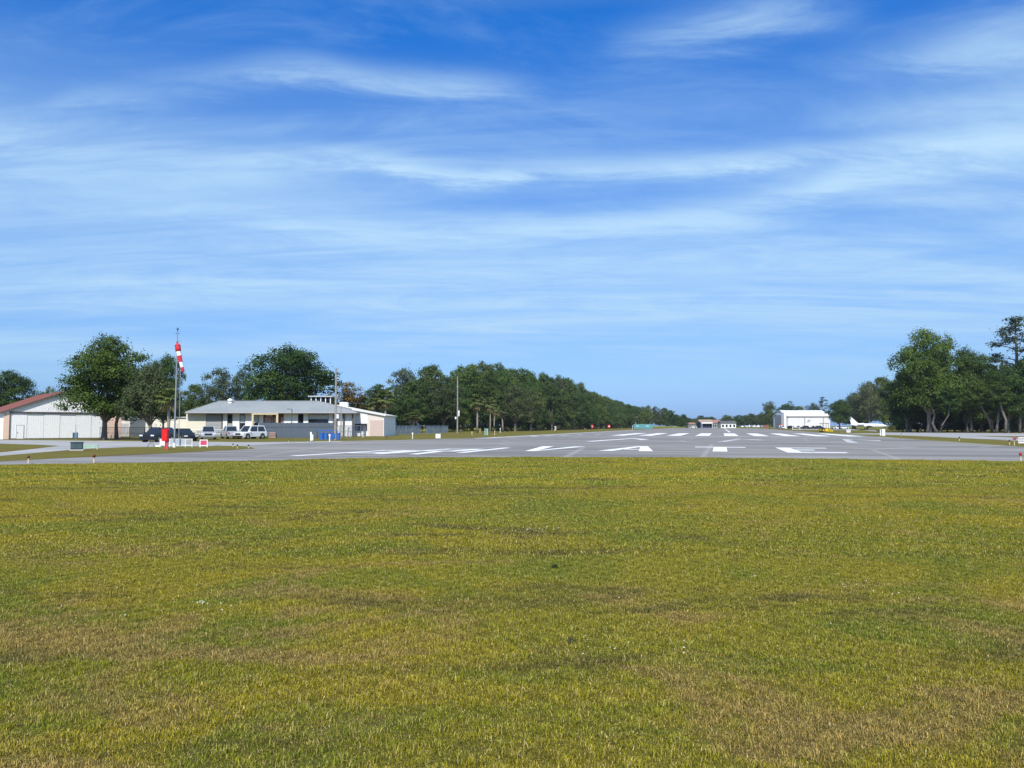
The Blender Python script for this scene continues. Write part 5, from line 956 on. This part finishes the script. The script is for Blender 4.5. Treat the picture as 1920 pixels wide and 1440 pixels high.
for px, Y, rz, pt, kd, lb in ((1484, 485, R(15), PBLK, 'suv', 'black vehicle by the hangar end tower'), (1497, 482, R(175), PBLK, 'pickup', 'black pickup behind the white barrier'), (1512, 484, R(5), PNAVY, 'suv', 'dark vehicle below the grey tail emblem'), (1525, 480, R(170), PBLK, 'pickup', 'black pickup beside the yellow tractor'), (1536, 486, R(10), PNAVY, 'suv', 'dark vehicle behind the yellow tractor'), (1570, 420, R(180), PWHT, 'suv', 'white vehicle between the dark oak and the jet'), (1582, 425, R(0), PWHT, 'pickup', 'white pickup under the tail of the jet'), (1300, 610, R(180), PWHT, 'suv', 'white car in front of the far blue house'), (1466, 470, R(90), PWHT, 'suv', 'white car end-on left of nothing')): 
    if 'left of nothing' in lb: lb = 'white car end-on by the hangar end tower'
    vehicle('parked_vehicle', lb, onground(px, Y), rz, pt, 5.2, 2.0, 1.9, kd, 'vehicles parked at the far side')
q = P(1435.5, 798, 520); q.z = 0; o = empty('red_crate', q, 0, 'brick-red crate between the light aeroplanes and the white hangar', 'crate'); [MB().box((0, 0, .3 + .6 * k), (3.3, 1.6, .54)).build('slat', M('brick_red2', (.26, .10, .08), .8), o) for k in range(4)]; [MB().box((x, -.84, 1.25), (.2, .1, 2.5)).build('post', M('rosy_wood', (.36, .24, .20)), o) for x in (-1.5, 1.5)]
q = P(1464.5, 798, 490); q.z = 0; o = empty('red_pump', q, 0, 'red and white fuel pump by the hangar end tower', 'pump'); MB().box((0, 0, 1.4), (1.1, .8, 2.8)).build('case', RB, o); MB().box((-.9, 0, 1.0), (.8, .7, 2.0)).build('tank', WHT, o); MB().box((0, -.42, 2.0), (.7, .05, .6)).build('dial', WHT, o)
def far_house(x0, x1, rows, Y, label, wall, roofm, porch=None):
    ye, yr = rows; q = P((x0 + x1) / 2, 798, Y); q.z = 0; w_ = (x1 - x0) * Y / F; ze, zr = P(960, ye, Y).z, P(960, yr, Y).z; o = empty('far_house', q, 0, label, 'house')
    MB().box((0, 5, ze / 2), (w_, 10, ze)).build('wall', wall, o); rf = MB(); rf.prism([(-.6, ze - .05), (5, zr), (10.6, ze - .05)], 'x', -w_ / 2 - .5, w_ / 2 + .5); rf.build('roof', roofm, o)
    for k in range(4):
        x = -w_ / 2 + w_ * (k + .5) / 4; MB().box((x, -.04, ze * .45), (w_ / 8, .08, ze * .5)).build('window' if k != 1 else 'door', GLASS, o)
    if porch: MB().box((0, -1.2, ze * .86), (w_ * .9, 2.4, ze * .22)).build('porch_roof', porch, o); [MB().box((x * w_ * .42, -2.2, ze * .38), (.25, .25, ze * .76)).build('porch_post', WHT, o) for x in (-1, 1)]
BLH = M('house_blue', (.04, .05, .16), .6, .2); RT = M('far_tile', (.30, .16, .12), .8, .2); GRH = M('house_grey', (.30, .31, .33), .7, .15); DRF = M('dark_roof', (.10, .10, .11), .7, .15)
far_house(1313, 1336, (791.5, 786.5), 640, 'deep blue house with a white porch roof at the far end', BLH, M('far_tan', (.34, .25, .19), .8, .2), WHT)
far_house(1336, 1352, (793, 787), 660, 'grey house with a red tiled roof at the far end', GRH, RT)
far_house(1352, 1380, (793.5, 789), 630, 'white house with a dark roof at the far end', WHT, DRF)
far_house(1290, 1304, (795.5, 792), 640, 'small dark house with a rosy roof near the wood', GRH, RT)
far_house(1912, 1960, (795, 786), 330, 'pale house glimpsed beyond the grove', WHT, DRF)
far_house(1700, 1790, (801.6, 798.5), 420, 'long white shed glimpsed under the grove', WHT, M('pale_grey', (.5, .52, .54)))
# ------------------------------------------------------------------ litter and flowers in the lawn
cl = MB()
for k in range(80):
    c0 = rng.choice(((1005, 997, 40), (390, 1136, 28), (1100, 1215, 200), (300, 1130, 300), (1500, 1100, 380), (1350, 960, 90), (1700, 1110, 200))); q = G(c0[0] + rng.gauss(0, c0[2] * .5), c0[1] + rng.gauss(0, c0[2] * .07)); r_ = rng.uniform(.003, .006) * (1 + q.y / 22)
    cl.tube([(q.x, q.y, .04), (q.x, q.y, .04 + r_)], [r_, r_ * .6], 5)
tag(cl.build('white_clover', M('clover_white', (.75, .75, .70), .7), None), 'scattered tiny white clover heads in the grass', 'flowers', None, 'stuff')
for px, py, lb in ((1040, 1066, 'dark green weed tuft in the middle of the field'), (1072, 1208, 'bright green weed tuft with a white flower')):
    q = G(px, py); plant(BUSH[1], 'weed_tuft', q, .07, .13, lb, None, None, 'weed', trunk=False)

# ------------------------------------------------------------------ the air: a faint even haze round the whole place
hzm = bpy.data.materials.new('haze_air'); hzm.use_nodes = True; hzm.node_tree.nodes.clear(); n = NT(hzm.node_tree)
pvn = n.node('ShaderNodeVolumePrincipled', {'Color': (.80, .88, 1., 1), 'Density': .00009, 'Anisotropy': .2}); n.l.new(pvn.outputs[0], n.node('ShaderNodeOutputMaterial').inputs['Volume'])
hb_ = MB().box((0, 1600, 19), (5200, 4000, 40)).build('haze', hzm); tag(hb_, 'faint bluish haze in the air over the airfield', 'haze', None, 'stuff')
